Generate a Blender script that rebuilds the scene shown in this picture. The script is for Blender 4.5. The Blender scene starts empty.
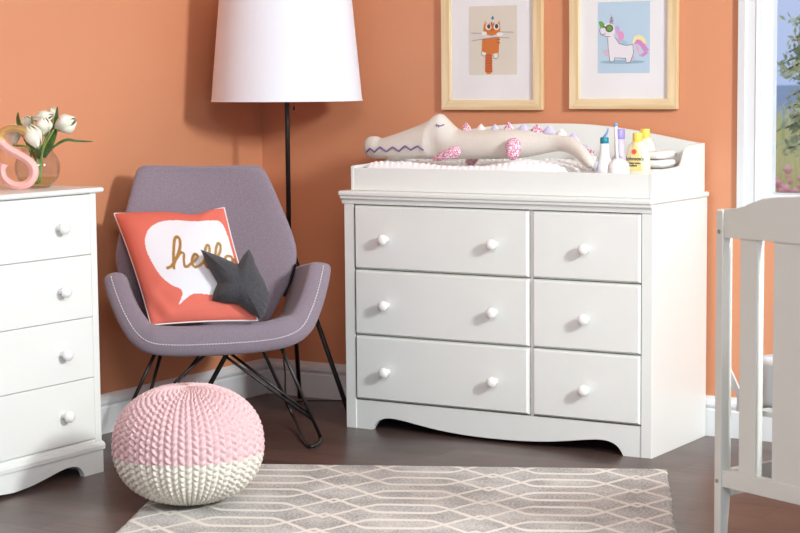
import bpy, math, random
import numpy as np
from mathutils import Vector
random.seed(7); np.random.seed(7)
PI = math.pi
C = bpy.context.scene.collection

# ------------------------------------------------------------------ camera
CAM = np.array([4.267, -5.9043, 1.2109]); YAW, PITCH, ROLL, F, PCX = 0.5345, 0.0993, -0.0069, 1881.34, 435.32
_cy, _sy, _cp, _sp = math.cos(YAW), math.sin(YAW), math.cos(PITCH), math.sin(PITCH)
_F = np.array([-_sy*_cp, _cy*_cp, -_sp]); _r = np.array([_cy, _sy, 0.]); _u = np.cross(_r, _F)
_R = _r*math.cos(ROLL)+_u*math.sin(ROLL); _U = -_r*math.sin(ROLL)+_u*math.cos(ROLL)
def ray(px, py): return _F+_R*(px-PCX)/F-_U*(py-266.5)/F
def P(px, py, d): return CAM+ray(px, py)*d                       # point seen at a pixel, at a depth in metres
def on(px, py, ax, val):
    d = ray(px, py); return CAM+d*((val-CAM[ax])/d[ax])
cam_data = bpy.data.cameras.new('camera'); cam = bpy.data.objects.new('camera', cam_data); C.objects.link(cam)
from mathutils import Matrix
m = Matrix(((_R[0], _U[0], -_F[0], CAM[0]), (_R[1], _U[1], -_F[1], CAM[1]), (_R[2], _U[2], -_F[2], CAM[2]), (0, 0, 0, 1)))
cam.matrix_world = m
cam_data.sensor_width = 36; cam_data.lens = F*36/800; cam_data.shift_x = (400-PCX)/800
cam_data.clip_start = .05; cam_data.clip_end = 3000
cam_data.dof.use_dof = True; cam_data.dof.focus_distance = 6.2; cam_data.dof.aperture_fstop = 9
bpy.context.scene.camera = cam

# ------------------------------------------------------------------ materials
def lin(c):
    return tuple(((v/255)/12.92 if v/255 <= .04045 else (((v/255)+.055)/1.055)**2.4) for v in c)+(1.,)
def mat(name, rgb, rough=.5, metal=0., bump=0., bscale=100., var=0., vscale=8., coat=0., spec=.5, sheen=0., col2=None, stretch=None):
    M = bpy.data.materials.new(name); M.use_nodes = True; nt = M.node_tree; b = nt.nodes['Principled BSDF']
    c = lin(rgb)
    b.inputs['Base Color'].default_value = c; b.inputs['Roughness'].default_value = rough; b.inputs['Metallic'].default_value = metal
    b.inputs['Specular IOR Level'].default_value = spec
    if coat: b.inputs['Coat Weight'].default_value = coat
    if sheen: b.inputs['Sheen Weight'].default_value = sheen
    tc = nt.nodes.new('ShaderNodeTexCoord'); mp = nt.nodes.new('ShaderNodeMapping'); nt.links.new(tc.outputs['Object'], mp.inputs[0])
    if stretch: mp.inputs['Scale'].default_value = stretch
    if var or col2:
        n = nt.nodes.new('ShaderNodeTexNoise'); n.inputs['Scale'].default_value = vscale; n.inputs['Detail'].default_value = 5
        nt.links.new(mp.outputs[0], n.inputs['Vector'])
        mx = nt.nodes.new('ShaderNodeMix'); mx.data_type = 'RGBA'
        mx.inputs[6].default_value = c
        mx.inputs[7].default_value = lin(col2) if col2 else tuple(v*(1-var) for v in c[:3])+(1,)
        cr = nt.nodes.new('ShaderNodeMapRange'); cr.inputs[1].default_value = .35; cr.inputs[2].default_value = .65
        nt.links.new(n.outputs[0], cr.inputs[0]); nt.links.new(cr.outputs[0], mx.inputs[0]); nt.links.new(mx.outputs[2], b.inputs['Base Color'])
    if bump:
        n = nt.nodes.new('ShaderNodeTexNoise'); n.inputs['Scale'].default_value = bscale; n.inputs['Detail'].default_value = 3
        nt.links.new(mp.outputs[0], n.inputs['Vector'])
        bp = nt.nodes.new('ShaderNodeBump'); bp.inputs['Strength'].default_value = bump; bp.inputs['Distance'].default_value = .002
        nt.links.new(n.outputs[0], bp.inputs['Height']); nt.links.new(bp.outputs[0], b.inputs['Normal'])
    return M
def vcol_mat(name, rough=.6, metal_from_alpha=False, bump=0, bscale=400, coat=0):
    M = mat(name, (200, 200, 200), rough, bump=bump, bscale=bscale, coat=coat); nt = M.node_tree; b = nt.nodes['Principled BSDF']
    a = nt.nodes.new('ShaderNodeAttribute'); a.attribute_name = 'paint'; nt.links.new(a.outputs['Color'], b.inputs['Base Color'])
    if metal_from_alpha:
        s = nt.nodes.new('ShaderNodeMath'); s.operation = 'SUBTRACT'; s.inputs[0].default_value = 1; nt.links.new(a.outputs['Alpha'], s.inputs[1])
        s2 = nt.nodes.new('ShaderNodeMath'); s2.operation = 'MULTIPLY'; s2.inputs[1].default_value = .75; nt.links.new(s.outputs[0], s2.inputs[0])
        nt.links.new(s2.outputs[0], b.inputs['Metallic'])
        r = nt.nodes.new('ShaderNodeMapRange'); r.inputs[3].default_value = .35; r.inputs[4].default_value = rough; nt.links.new(a.outputs['Alpha'], r.inputs[0]); nt.links.new(r.outputs[0], b.inputs['Roughness'])
    return M
M = {}
WALLC = (215, 146, 107)
M['wall'] = mat('orange wall paint', WALLC, .55, bump=.12, bscale=160, var=.03, vscale=2, spec=.5)
M['white'] = mat('white satin lacquer', (233, 235, 230), .38, bump=.03, bscale=30, var=.012, vscale=5)
M['inside'] = mat('white cabinet body', (226, 224, 220), .45, var=.01)
M['trim'] = mat('white trim paint', (224, 226, 226), .4, var=.01)
M['knob'] = mat('white gloss knob', (244, 243, 240), .22, coat=.4)
M['cribwhite'] = mat('warm white crib lacquer', (207, 207, 198), .42, bump=.03, bscale=40, var=.015)
M['black'] = mat('black powder coated steel', (26, 23, 22), .38, var=.2, vscale=30, spec=.6)
M['shade'] = mat('white lampshade linen', (236, 238, 244), .9, bump=.15, bscale=900, var=.01, vscale=60, spec=.1)
M['fabric'] = mat('mauve grey upholstery', (152, 138, 148), .95, bump=.55, bscale=700, col2=(128, 116, 126), vscale=420, spec=.15, sheen=.25)
M['thread'] = mat('pale grey thread', (228, 222, 224), .8, var=.1, vscale=200)
M['felt'] = mat('charcoal felt', (84, 84, 87), .95, bump=.6, bscale=500, col2=(62, 62, 66), vscale=300, spec=.1, sheen=.15)
M['piping'] = mat('white piping', (240, 238, 236), .8, var=.03)
M['pink_paint'] = mat('pink painted wood', (240, 184, 176), .5, var=.02)
M['gold'] = mat('gold leaf', (216, 178, 112), .38, metal=.45, bump=.2, bscale=60, var=.12, vscale=30)
M['linen'] = mat('natural linen', (234, 228, 218), .95, bump=.5, bscale=900, col2=(216, 207, 194), vscale=500, spec=.1)
M['minky'] = mat('white minky plush', (248, 248, 248), .9, bump=.2, bscale=500, var=.02, sheen=.3)
M['lilac'] = mat('lilac cotton', (206, 200, 226), .9, bump=.2, bscale=600, var=.05, vscale=60)
M['cotton'] = mat('white cotton', (238, 234, 230), .9, bump=.3, bscale=500, var=.03, vscale=50)
M['purple'] = mat('purple embroidery', (122, 98, 150), .8, var=.15, vscale=300)
M['wood'] = mat('pale pine frame', (234, 212, 172), .42, col2=(212, 182, 134), vscale=42, bump=.12, bscale=60, stretch=(1, 1, .06))
M['wood_h'] = mat('pale pine frame rail', (234, 212, 172), .42, col2=(212, 182, 134), vscale=42, bump=.12, bscale=60, stretch=(.06, 1, 1))
M['mat'] = mat('white mount board', (242, 241, 241), .8, var=.01)
M['teal'] = mat('teal plastic', (24, 132, 150), .35, var=.05)
M['plastic'] = mat('white plastic', (240, 240, 238), .3, var=.01)
M['lavcap'] = mat('lavender plastic', (158, 144, 208), .4, var=.03)
M['lavlab'] = mat('pale lavender label', (214, 206, 226), .5, var=.04, vscale=60)
M['ycap'] = mat('yellow plastic cap', (250, 214, 96), .35, var=.03)
M['ybody'] = mat('pale yellow lotion bottle', (250, 240, 206), .25, var=.04, vscale=12, coat=.5)
M['ylab'] = mat('yellow label', (250, 228, 150), .4, var=.03)
M['red'] = mat('red print', (226, 96, 70), .5, var=.05)
M['ink'] = mat('dark navy print', (50, 50, 80), .5, var=.05)
M['blue'] = mat('pale blue bristles', (120, 160, 205), .6, var=.1, vscale=300)
M['leaf'] = mat('tulip green', (92, 124, 62), .5, col2=(66, 98, 52), vscale=60, bump=.15, bscale=200)
M['stem'] = mat('tulip stem green', (138, 164, 84), .5, col2=(112, 146, 66), vscale=60)
M['petal'] = mat('white tulip petal', (240, 238, 226), .6, col2=(226, 226, 200), vscale=40, bump=.1, bscale=150)
M['bark'] = mat('pine bark', (90, 72, 58), .9, bump=.6, bscale=20, var=.3)
M['needles'] = mat('pine foliage', (206, 216, 176), .8, col2=(158, 184, 158), vscale=3)
M['grass'] = mat('meadow grass', (206, 216, 168), .9, col2=(236, 226, 186), vscale=2.5, bump=.5, bscale=30)
M['bloom'] = mat('pink wildflowers', (244, 176, 200), .8, col2=(248, 204, 212), vscale=8)
M['sea'] = mat('sea water', (66, 112, 168), .45, col2=(84, 134, 186), vscale=.05, bump=.3, bscale=1)
M['chrome'] = mat('brushed steel', (170, 168, 165), .35, metal=.9, var=.1)
M['mattress'] = mat('grey mattress cover', (214, 214, 218), .85, bump=.2, bscale=200, var=.04, vscale=12)
M['soil'] = mat('dark floor gap', (60, 50, 46), .8, var=.1)

def glass_mat(name, tint=(1, 1, 1, 1), ior=1.45, thin=True, rough=0.):
    G = bpy.data.materials.new(name); G.use_nodes = True; nt = G.node_tree; nt.nodes.clear()
    o = nt.nodes.new('ShaderNodeOutputMaterial'); t = nt.nodes.new('ShaderNodeBsdfTransparent'); g = nt.nodes.new('ShaderNodeBsdfGlossy')
    g.inputs['Roughness'].default_value = .03+rough; lw_ = nt.nodes.new('ShaderNodeLayerWeight'); lw_.inputs[0].default_value = .5; pw_ = nt.nodes.new('ShaderNodeMath'); pw_.operation = 'POWER'; pw_.inputs[1].default_value = 4.; nt.links.new(lw_.outputs['Facing'], pw_.inputs[0]); fr = nt.nodes.new('ShaderNodeMath'); fr.operation = 'MULTIPLY_ADD'; fr.inputs[1].default_value = .6; fr.inputs[2].default_value = .025; nt.links.new(pw_.outputs[0], fr.inputs[0])
    n = nt.nodes.new('ShaderNodeTexNoise'); n.inputs['Scale'].default_value = 3
    mr = nt.nodes.new('ShaderNodeMapRange'); mr.inputs[3].default_value = .97; mr.inputs[4].default_value = 1.0
    nt.links.new(n.outputs[0], mr.inputs[0]); mm = nt.nodes.new('ShaderNodeMix'); mm.data_type = 'RGBA'; mm.inputs[6].default_value = (0, 0, 0, 1); mm.inputs[7].default_value = tint
    nt.links.new(mr.outputs[0], mm.inputs[0]); nt.links.new(mm.outputs[2], t.inputs[0])
    x = nt.nodes.new('ShaderNodeMixShader'); nt.links.new(fr.outputs[0], x.inputs[0]); nt.links.new(t.outputs[0], x.inputs[1]); nt.links.new(g.outputs[0], x.inputs[2]); nt.links.new(x.outputs[0], o.inputs[0])
    return G
M['glass'] = glass_mat('clear glass')
M['vaseglass'] = glass_mat('clear vase glass', (.95, .96, .95, 1), 1.35)
M['water'] = glass_mat('vase water', (.95, .95, .74, 1), 1.2)

def dots_mat():
    D = mat('pink dotted cotton', (236, 214, 222), .9, bump=.2, bscale=600); nt = D.node_tree; b = nt.nodes['Principled BSDF']
    tc = nt.nodes.new('ShaderNodeTexCoord'); v = nt.nodes.new('ShaderNodeTexVoronoi'); v.inputs['Scale'].default_value = 175; v.inputs['Randomness'].default_value = .55
    nt.links.new(tc.outputs['Object'], v.inputs['Vector'])
    cr = nt.nodes.new('ShaderNodeValToRGB'); cr.color_ramp.elements[0].position = .44; cr.color_ramp.elements[1].position = .54
    cr.color_ramp.elements[0].color = lin((198, 84, 126)); cr.color_ramp.elements[1].color = lin((240, 224, 230))
    nt.links.new(v.outputs['Distance'], cr.inputs[0]); nt.links.new(cr.outputs[0], b.inputs['Base Color']); return D
M['dots'] = dots_mat()

def floor_mat():
    D = mat('dark walnut plank floor', (80, 62, 56), .3, spec=.5); nt = D.node_tree; b = nt.nodes['Principled BSDF']
    L = nt.links.new; N = nt.nodes.new
    tc = N('ShaderNodeTexCoord'); mp = N('ShaderNodeMapping'); L(tc.outputs['Object'], mp.inputs[0]); mp.inputs['Rotation'].default_value = (0, 0, 0)
    br = N('ShaderNodeTexBrick'); L(mp.outputs[0], br.inputs[0]); br.inputs['Scale'].default_value = 1; br.inputs['Brick Width'].default_value = 1.22
    br.inputs['Row Height'].default_value = .152; br.inputs['Mortar Size'].default_value = .0016; br.offset = .37; br.inputs['Mortar Smooth'].default_value = .3
    br.inputs['Color1'].default_value = lin((96, 76, 70)); br.inputs['Color2'].default_value = lin((76, 60, 56)); br.inputs['Mortar'].default_value = lin((40, 31, 29))
    mp2 = N('ShaderNodeMapping'); L(tc.outputs['Object'], mp2.inputs[0]); mp2.inputs['Scale'].default_value = (1.2, 14, 1)
    n = N('ShaderNodeTexNoise'); L(mp2.outputs[0], n.inputs['Vector']); n.inputs['Scale'].default_value = 4; n.inputs['Detail'].default_value = 8; n.inputs['Roughness'].default_value = .65
    mr = N('ShaderNodeMapRange'); L(n.outputs[0], mr.inputs[0]); mr.inputs[1].default_value = .3; mr.inputs[2].default_value = .7; mr.inputs[3].default_value = .72; mr.inputs[4].default_value = 1.22
    mx = N('ShaderNodeMix'); mx.data_type = 'RGBA'; mx.blend_type = 'MULTIPLY'; mx.inputs[0].default_value = 1; L(br.outputs[0], mx.inputs[6]); L(mr.outputs[0], mx.inputs[7])
    L(mx.outputs[2], b.inputs['Base Color'])
    n2 = N('ShaderNodeTexNoise'); L(mp.outputs[0], n2.inputs['Vector']); n2.inputs['Scale'].default_value = 5
    m3 = N('ShaderNodeMapRange'); L(n2.outputs[0], m3.inputs[0]); m3.inputs[3].default_value = .24; m3.inputs[4].default_value = .42; L(m3.outputs[0], b.inputs['Roughness'])
    bp = N('ShaderNodeBump'); bp.inputs['Strength'].default_value = .12; bp.inputs['Distance'].default_value = .002; L(mx.outputs[2], bp.inputs['Height']); L(bp.outputs[0], b.inputs['Normal'])
    return D
M['floor'] = floor_mat()

# ------------------------------------------------------------------ objects
def npy(v): return np.array(v, float)
def wl(o):                                                        # world location of an unrotated parent chain
    p = np.zeros(3)
    while o: p += npy(o.location); o = o.parent
    return p
def thing(name, label, cat, loc=(0, 0, 0), group=None):
    o = bpy.data.objects.new(name, None); C.objects.link(o); o.location = [float(v) for v in loc]; o.empty_display_size = .1
    return tag(o, label, cat, group)
def tag(o, label, cat, group=None, kind=None):
    if label: o['label'] = label
    if cat: o['category'] = cat
    if group: o['group'] = group
    if kind: o['kind'] = kind
    return o
def obj(name, geo, m, parent=None, smooth=False, bevel=0., seg=2, origin=None, paint=None, mats=None, fmat=None, sub=0):
    V, Fc = geo; V = npy(V).reshape(-1, 3)
    if parent is not None: base = wl(parent)
    else: base = np.zeros(3)
    if origin is None: org = base if parent is not None else npy([(V[:, 0].min()+V[:, 0].max())/2, (V[:, 1].min()+V[:, 1].max())/2, V[:, 2].min()])
    else: org = npy(origin)
    me = bpy.data.meshes.new(name); me.from_pydata((V-org).tolist(), [], [tuple(int(i) for i in f) for f in Fc])
    me.materials.append(M[m] if isinstance(m, str) else m)
    if mats:
        for k in mats: me.materials.append(M[k])
    if fmat is not None: me.polygons.foreach_set('material_index', fmat)
    if paint is not None:
        at = me.color_attributes.new('paint', 'FLOAT_COLOR', 'POINT'); at.data.foreach_set('color', npy(paint).ravel())
    me.update()
    import bmesh
    bm = bmesh.new(); bm.from_mesh(me); bmesh.ops.recalc_face_normals(bm, faces=bm.faces); bm.to_mesh(me); bm.free()
    if smooth: me.polygons.foreach_set('use_smooth', [True]*len(me.polygons))
    o = bpy.data.objects.new(name, me); C.objects.link(o); o.location = (org-base).tolist()
    if parent is not None: o.parent = parent
    if bevel:
        b = o.modifiers.new('bevel', 'BEVEL'); b.width = bevel; b.segments = seg; b.limit_method = 'ANGLE'; b.angle_limit = .6
        me.polygons.foreach_set('use_smooth', [True]*len(me.polygons))
        w = o.modifiers.new('wn', 'WEIGHTED_NORMAL'); w.keep_sharp = True
    if sub:
        s = o.modifiers.new('sub', 'SUBSURF'); s.levels = sub; s.render_levels = sub
    return o
def join(*gs):
    V = []; Fs = []; n = 0
    for v, f in gs:
        v = npy(v).reshape(-1, 3); V.append(v); Fs += [tuple(i+n for i in q) for q in f]; n += len(v)
    return np.vstack(V), Fs
def box(x0, x1, y0, y1, z0, z1):
    V = [(x, y, z) for z in (z0, z1) for y in (y0, y1) for x in (x0, x1)]
    return V, [(0, 2, 3, 1), (4, 5, 7, 6), (0, 1, 5, 4), (2, 6, 7, 3), (0, 4, 6, 2), (1, 3, 7, 5)]
def obox(o, a, b, c):                                             # box from corner o with edge vectors a, b, c
    o, a, b, c = map(npy, (o, a, b, c))
    V = [o+i*a+j*b+k*c for k in (0, 1) for j in (0, 1) for i in (0, 1)]
    return V, [(0, 2, 3, 1), (4, 5, 7, 6), (0, 1, 5, 4), (2, 6, 7, 3), (0, 4, 6, 2), (1, 3, 7, 5)]
def loft(loops, cap=True, closed=True, ring=False):
    n = len(loops[0]); V = np.vstack([npy(l) for l in loops]); Fc = []; m_ = len(loops)
    for i in range(m_ if ring else m_-1):
        j = (i+1) % m_
        for k in range(n if closed else n-1):
            k2 = (k+1) % n; Fc.append((i*n+k, i*n+k2, j*n+k2, j*n+k))
    if cap and closed and not ring:
        Fc.append(tuple(range(n))[::-1]); Fc.append(tuple((m_-1)*n+k for k in range(n)))
    return V, Fc
def prism(outline, d):                                            # flat outline (3D points) pushed along d
    a = npy(outline); return loft([a, a+npy(d)])
def tube(pts, r, n=8, cap=True, closed=False):
    pts = npy(pts); m_ = len(pts); r = np.full(m_, r) if np.isscalar(r) else npy(r)
    loops = []; prev = None
    for i in range(m_):
        if closed: t = pts[(i+1) % m_]-pts[i-1]
        else: t = pts[min(i+1, m_-1)]-pts[max(i-1, 0)]
        t = t/np.linalg.norm(t)
        if prev is None:
            a = np.array([0, 0, 1.]) if abs(t[2]) < .9 else np.array([1., 0, 0]); u = np.cross(t, a)
        else: u = prev-t*(prev@t)
        u /= np.linalg.norm(u); prev = u; v = np.cross(t, u)
        loops.append([pts[i]+r[i]*(math.cos(2*PI*k/n)*u+math.sin(2*PI*k/n)*v) for k in range(n)])
    return loft(loops, cap, True, closed)
def lathe(prof, c, n=32, axis=(0, 0, 1), cap=True):
    c = npy(c); ax = npy(axis)/np.linalg.norm(axis); a = np.array([1., 0, 0]) if abs(ax[0]) < .9 else np.array([0, 1., 0])
    u = np.cross(ax, a); u /= np.linalg.norm(u); v = np.cross(ax, u)
    return loft([[c+ax*h+r*(math.cos(2*PI*k/n)*u+math.sin(2*PI*k/n)*v) for k in range(n)] for r, h in prof], cap)
def spline(pts, n=8, closed=False):
    p = npy(pts); out = []; m_ = len(p)
    for i in range(m_ if closed else m_-1):
        g = (lambda k: p[k % m_]) if closed else (lambda k: p[min(max(k, 0), m_-1)])
        a, b, c, d = g(i-1), g(i), g(i+1), g(i+2)
        for j in range(n):
            t = j/n; out.append(.5*((2*b)+(-a+c)*t+(2*a-5*b+4*c-d)*t*t+(-a+3*b-3*c+d)*t**3))
    if not closed: out.append(p[-1])
    return npy(out)
def struct(name, geo, m, **k):
    o = obj(name, geo, m, **k); o['kind'] = 'structure'; return o
def poly_fill(outline2, to3, d):                                  # concave outline -> prism with ear-clipped faces
    from mathutils.geometry import tessellate_polygon
    pts = [Vector((p[0], p[1], 0)) for p in outline2]; tris = tessellate_polygon([pts]); n = len(pts)
    a = npy([to3(p) for p in outline2]); V = np.vstack([a, a+npy(d)])
    Fc = [tuple(t) for t in tris]+[tuple(i+n for i in t)[::-1] for t in tris]+[(i, (i+1) % n, (i+1) % n+n, i+n) for i in range(n)]
    return V, Fc

# ------------------------------------------------------------------ the room
struct('floor', box(-.12, 6.5, -9, .12, -.05, 0), 'floor', origin=(0, 0, 0))
struct('wall_left', box(-.12, 0, -7.2, .12, 0, 2.7), 'wall', origin=(0, 0, 0))
WX0, WX1, WZ0, WZ1 = 2.030, 3.35, .815, 2.2                       # window opening
struct('wall_back', join(box(0, WX0, 0, .12, 0, 2.7), box(WX1, 5.2, 0, .12, 0, 2.7), box(WX0, WX1, 0, .12, 0, WZ0), box(WX0, WX1, 0, .12, WZ1, 2.7)), 'wall', origin=(0, 0, 0))
def bb_prof(t):  # height, protrusion
    return [(0, .017), (.088, .017), (.092, .013), (.096, .013), (.1, .017), (.108, .02), (.118, .019), (.126, .012), (.136, .008), (.136, 0), (0, 0)]
pr = bb_prof(0)
struct('ceiling', box(-.12, 5.2, -7.2, .12, 2.7, 2.8), 'trim', origin=(0, 0, 2.7))
struct('baseboard_left', loft([[(p, -7.2, z) for z, p in pr], [(p, -.0, z) for z, p in pr]]), 'trim')
struct('baseboard_back', loft([[(0, -p, z) for z, p in pr], [(5.2, -p, z) for z, p in pr]]), 'trim')
# window: casing with a stepped profile, jamb, pane
cas = [(0, 0), (0, .020), (.026, .024), (.030, .016), (.060, .018), (.064, .022), (.066, .022), (.066, 0)]   # from outer edge inwards: offset, protrusion
def casing():
    x0, x1, z0, z1 = 1.949, WX1+.126, .69, WZ1+.126
    cx, cz = (x0+x1)/2, (z0+z1)/2; loops = []
    for sx, sz in ((-1, -1), (1, -1), (1, 1), (-1, 1)):
        loops.append([((x0+o if sx < 0 else x1-o), -p, (z0+o if sz < 0 else z1-o)) for o, p in cas])
    return loft(loops, ring=True)
w = struct('window_1', casing(), 'trim')
x0, x1, z0, z1 = 2.014, WX1+.048, .768, WZ1+.048
fr = []
for q in (((x0, WX0, z0, z1)), (WX1, x1, z0, z1), (WX0, WX1, z0, WZ0), (WX0, WX1, WZ1, z1)):
    fr.append(box(q[0], q[1], -.016, .0, q[2], q[3]))
obj('window_frame', join(*fr), 'trim', w)
obj('window_sash', join(box(WX0, WX0+.003, -.001, .05, WZ0, WZ1), box(WX0, WX0+.002, .064, .121, WZ0, WZ1), box(WX0, WX0+.013, .05, .064, WZ0, WZ1), box(WX1-.03, WX1, .0, .12, WZ0, WZ1), box(WX0, WX1, 0, .12, WZ0, WZ0+.008), box(WX0, WX1, .0, .12, WZ1-.03, WZ1)), 'trim', w)
obj('pane', box(WX0+.013, WX1-.03, .055, .059, WZ0+.008, WZ1-.03), 'glass', w)

# ------------------------------------------------------------------ outdoors beyond the window
struct('sea', box(-400, 700, 60, 1500, -4.2, -4), 'sea', origin=(0, 0, 0))
def meadow():
    nx, ny = 60, 40; V = []
    for j in range(ny):
        for i in range(nx):
            x = -9+18*i/(nx-1); y = .6+26*j/(ny-1)
            z = -.35+.042*(y-.6)+.06*math.sin(x*1.3+y*.7)+.05*math.sin(x*.5-y*.9)
            if y > 19: z -= (y-19)**2*.03
            V.append((x, y, z))
    return V, [(j*nx+i, j*nx+i+1, (j+1)*nx+i+1, (j+1)*nx+i) for j in range(ny-1) for i in range(nx-1)]
g = obj('meadow', meadow(), 'grass', smooth=True); g['kind'] = 'structure'
def tufts(n, pink, xr, yr):
    V = []; Fc = []
    for _ in range(n):
        x = random.uniform(*xr); y = random.uniform(*yr); z = -.35+.042*(y-.6)+.06*math.sin(x*1.3+y*.7)+.05*math.sin(x*.5-y*.9)
        if not pink:
            h = random.uniform(.18, .45); a = random.uniform(0, PI); w_ = .02; dx = random.uniform(-.1, .1); k = len(V)
            V += [(x-w_*math.cos(a), y-w_*math.sin(a), z-.05), (x+w_*math.cos(a), y+w_*math.sin(a), z-.05), (x+dx, y, z+h)]; Fc.append((k, k+1, k+2))
        else:
            h = random.uniform(.12, .36); r = random.uniform(.025, .05); k = len(V)
            for s in range(5): V.append((x+r*math.cos(s*1.257), y+r*math.sin(s*1.257), z+h))
            V += [(x, y, z+h+r), (x, y, z+h-r)]
            for s in range(5): Fc.append((k+s, k+(s+1) % 5, k+5)); Fc.append((k+(s+1) % 5, k+s, k+6))
    return V, Fc
tag(obj('meadow_grass', tufts(12000, False, (-5, 4), (6.5, 20)), 'grass'), 'pale green grass growing in the meadow beyond the window', 'grass', kind='stuff')
tag(obj('wildflowers', tufts(3000, True, (-5, 4), (6.5, 10.3)), 'bloom', smooth=True), 'pink wildflowers blooming in the meadow beyond the window', 'flowers', kind='stuff')
# pine: trunk and tiers of foliage
tb = P(858, 168, 14.5)
t = thing('pine_tree', 'green pine tree with drooping branches standing outside the window', 'tree', (tb[0], tb[1], tb[2]-.6))
trunk = [tb+np.array([0, 0, -.6]), tb+np.array([.03, 0, .6]), tb+np.array([-.02, 0, 1.6]), tb+np.array([0, 0, 2.6])]
obj('trunk', tube(spline(trunk, 5), np.linspace(.09, .03, 16), 10), 'bark', t, smooth=True)
bran = []; leafV = []; leafF = []
tips = [(793, 38), (786, 52), (783, 62), (781, 71), (796, 66), (790, 95), (786, 108), (783, 128), (790, 118), (795, 80), (788, 140), (798, 20), (800, 105)]
for i, (px, py) in enumerate(tips):
    tip = P(px+3, py, 14.5+random.uniform(-.4, .4)); root = tb+np.array([0, 0, 0]); root = root*1.; root[2] = tip[2]+.12
    bran.append(tube(spline([root, (root+tip)/2+np.array([0, 0, .06]), tip], 4), np.linspace(.02, .005, 9), 5))
    for k in range(90):
        s = 1-abs(random.gauss(0, .42)); c = root*(1-s)+tip*s; c = c+np.random.normal(0, 1, 3)*np.array([.035, .06, .02])
        a = np.random.normal(0, 1, 3); a /= np.linalg.norm(a); b = np.random.normal(0, 1, 3); b -= a*(a@b); b /= np.linalg.norm(b); q = len(leafV)
        leafV += [c-a*.035, c+b*.014, c+a*.035, c-b*.014]; leafF.append((q, q+1, q+2, q+3))
for k in range(5):                                                # the far side of the crown
    for s_ in (0, 1, 2):
        ang = s_*2.1+k; root = tb+np.array([0, 0, .3+k*.45]); tip = root+np.array([math.cos(ang), math.sin(ang), -.15])*(.85-.11*k)
        if tip[0] < tb[0]-.35: tip[0] = tb[0]-.3
        bran.append(tube([root, tip], [.02, .006], 5))
        for j in range(160):
            s = random.uniform(.2, 1.05); c = root*(1-s)+tip*s+np.random.normal(0, 1, 3)*np.array([.07, .07, .03])
            a = np.random.normal(0, 1, 3); a /= np.linalg.norm(a); b = np.random.normal(0, 1, 3); b -= a*(a@b); b /= np.linalg.norm(b); q = len(leafV)
            leafV += [c-a*.035, c+b*.014, c+a*.035, c-b*.014]; leafF.append((q, q+1, q+2, q+3))
[obj('branch', g_, 'bark', t) for g_ in bran]; obj('foliage', (leafV, leafF), 'needles', t)

# ------------------------------------------------------------------ knobs
def knob_geo(c, ax):
    return lathe([(.0105, 0), (.0105, .002), (.0075, .006), (.007, .011), (.0115, .015), (.0165, .019), (.0185, .024), (.018, .030), (.014, .0355), (.007, .038), (.001, .0385)], c, 28, ax)
def drawer(x0, x1, z0, z1, y, parent, knobs):                     # chamfered slab facing -y, with its knobs
    c = .007; y1 = y-.014
    L0 = [(x0, y+.35, z0), (x1, y+.35, z0), (x1, y+.35, z1), (x0, y+.35, z1)]
    L1 = [(x0, y-.003, z0), (x1, y-.003, z0), (x1, y-.003, z1), (x0, y-.003, z1)]
    L2 = [(x0+c, y1, z0+c), (x1-c, y1, z0+c), (x1-c, y1, z1-c), (x0+c, y1, z1-c)]
    d = obj('drawer', loft([L0, L1, L2]), 'white', parent, bevel=.0012, seg=2)
    for kx, kz in knobs: obj('knob', knob_geo((kx, y1, kz), (0, -1, 0)), 'knob', d, smooth=True, origin=(kx, y1, kz))
    return d
# ------------------------------------------------------------------ six-drawer dresser
X0, X1, YB, YF = .684, 1.846, -.022, -.465
dr = thing('dresser', 'wide white six-drawer dresser with round knobs against the orange wall', 'dresser', ((X0+X1)/2, (YB+YF)/2, 0))
y_ = YF+.008                                                      # recessed carcass front
obj('side_panel', box(X0, X0+.016, YF+.001, YB, 0, .812), 'white', dr, bevel=.001)
obj('side_panel', box(X1-.016, X1, YF+.001, YB, 0, .812), 'white', dr, bevel=.001)
obj('back_panel', box(X0+.016, X1-.016, YB-.006, YB, .06, .812), 'inside', dr)
obj('rail', box(X0+.016, X1-.016, YF+.012, YF+.03, .786, .812), 'white', dr)
obj('stile', box(X0, X0+.040, YF-.004, YF+.001, 0, .787), 'white', dr, bevel=.0015)
obj('stile', box(X1-.037, X1, YF-.004, YF+.001, 0, .787), 'white', dr, bevel=.0015)
obj('divider', box(1.407, 1.4185, YF+.004, YB-.01, .09, .80), 'inside', dr)
obj('moulding', loft([[(x, y, z) for y, z in ((YF+.004, .785), (YF-.008, .785), (YF-.0095, .793), (YF-.012, .799), (YF-.020, .804), (YF-.021, .812), (YF+.004, .812))] for x in (X0-.006, X1+.001)]), 'white', dr)
obj('top', box(X0-.012, X1+.006, YF-.026, YB+.006, .812, .830), 'white', dr, bevel=.006, seg=3)
def skirt(xa, xb):
    w_ = xb-xa; top = [(0, 0), (0, .101), (w_, .101), (w_, 0)]
    pts = [(.064, 0), (.072, .014), (.086, .030), (.108, .041), (.14, .0455), (.19, .0415), (.26, .031), (.34, .021), (.44, .014), (w_/2, .012)]
    left = spline(pts, 4)[:-1].tolist(); right = [(w_-a, b) for a, b in left][::-1]
    return [(0, .101), (0, 0)]+left+[(w_/2, .012)]+right+[(w_, 0), (w_, .101)]
obj('skirt', poly_fill(skirt(X0+.040, X1-.037), lambda p: (X0+.04+p[0], YF+.0, p[1]), (0, .018, 0)), 'white', dr)
obj('bottom_panel', box(X0+.016, X1-.016, YF+.02, YB-.01, .088, .1), 'inside', dr)
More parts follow.
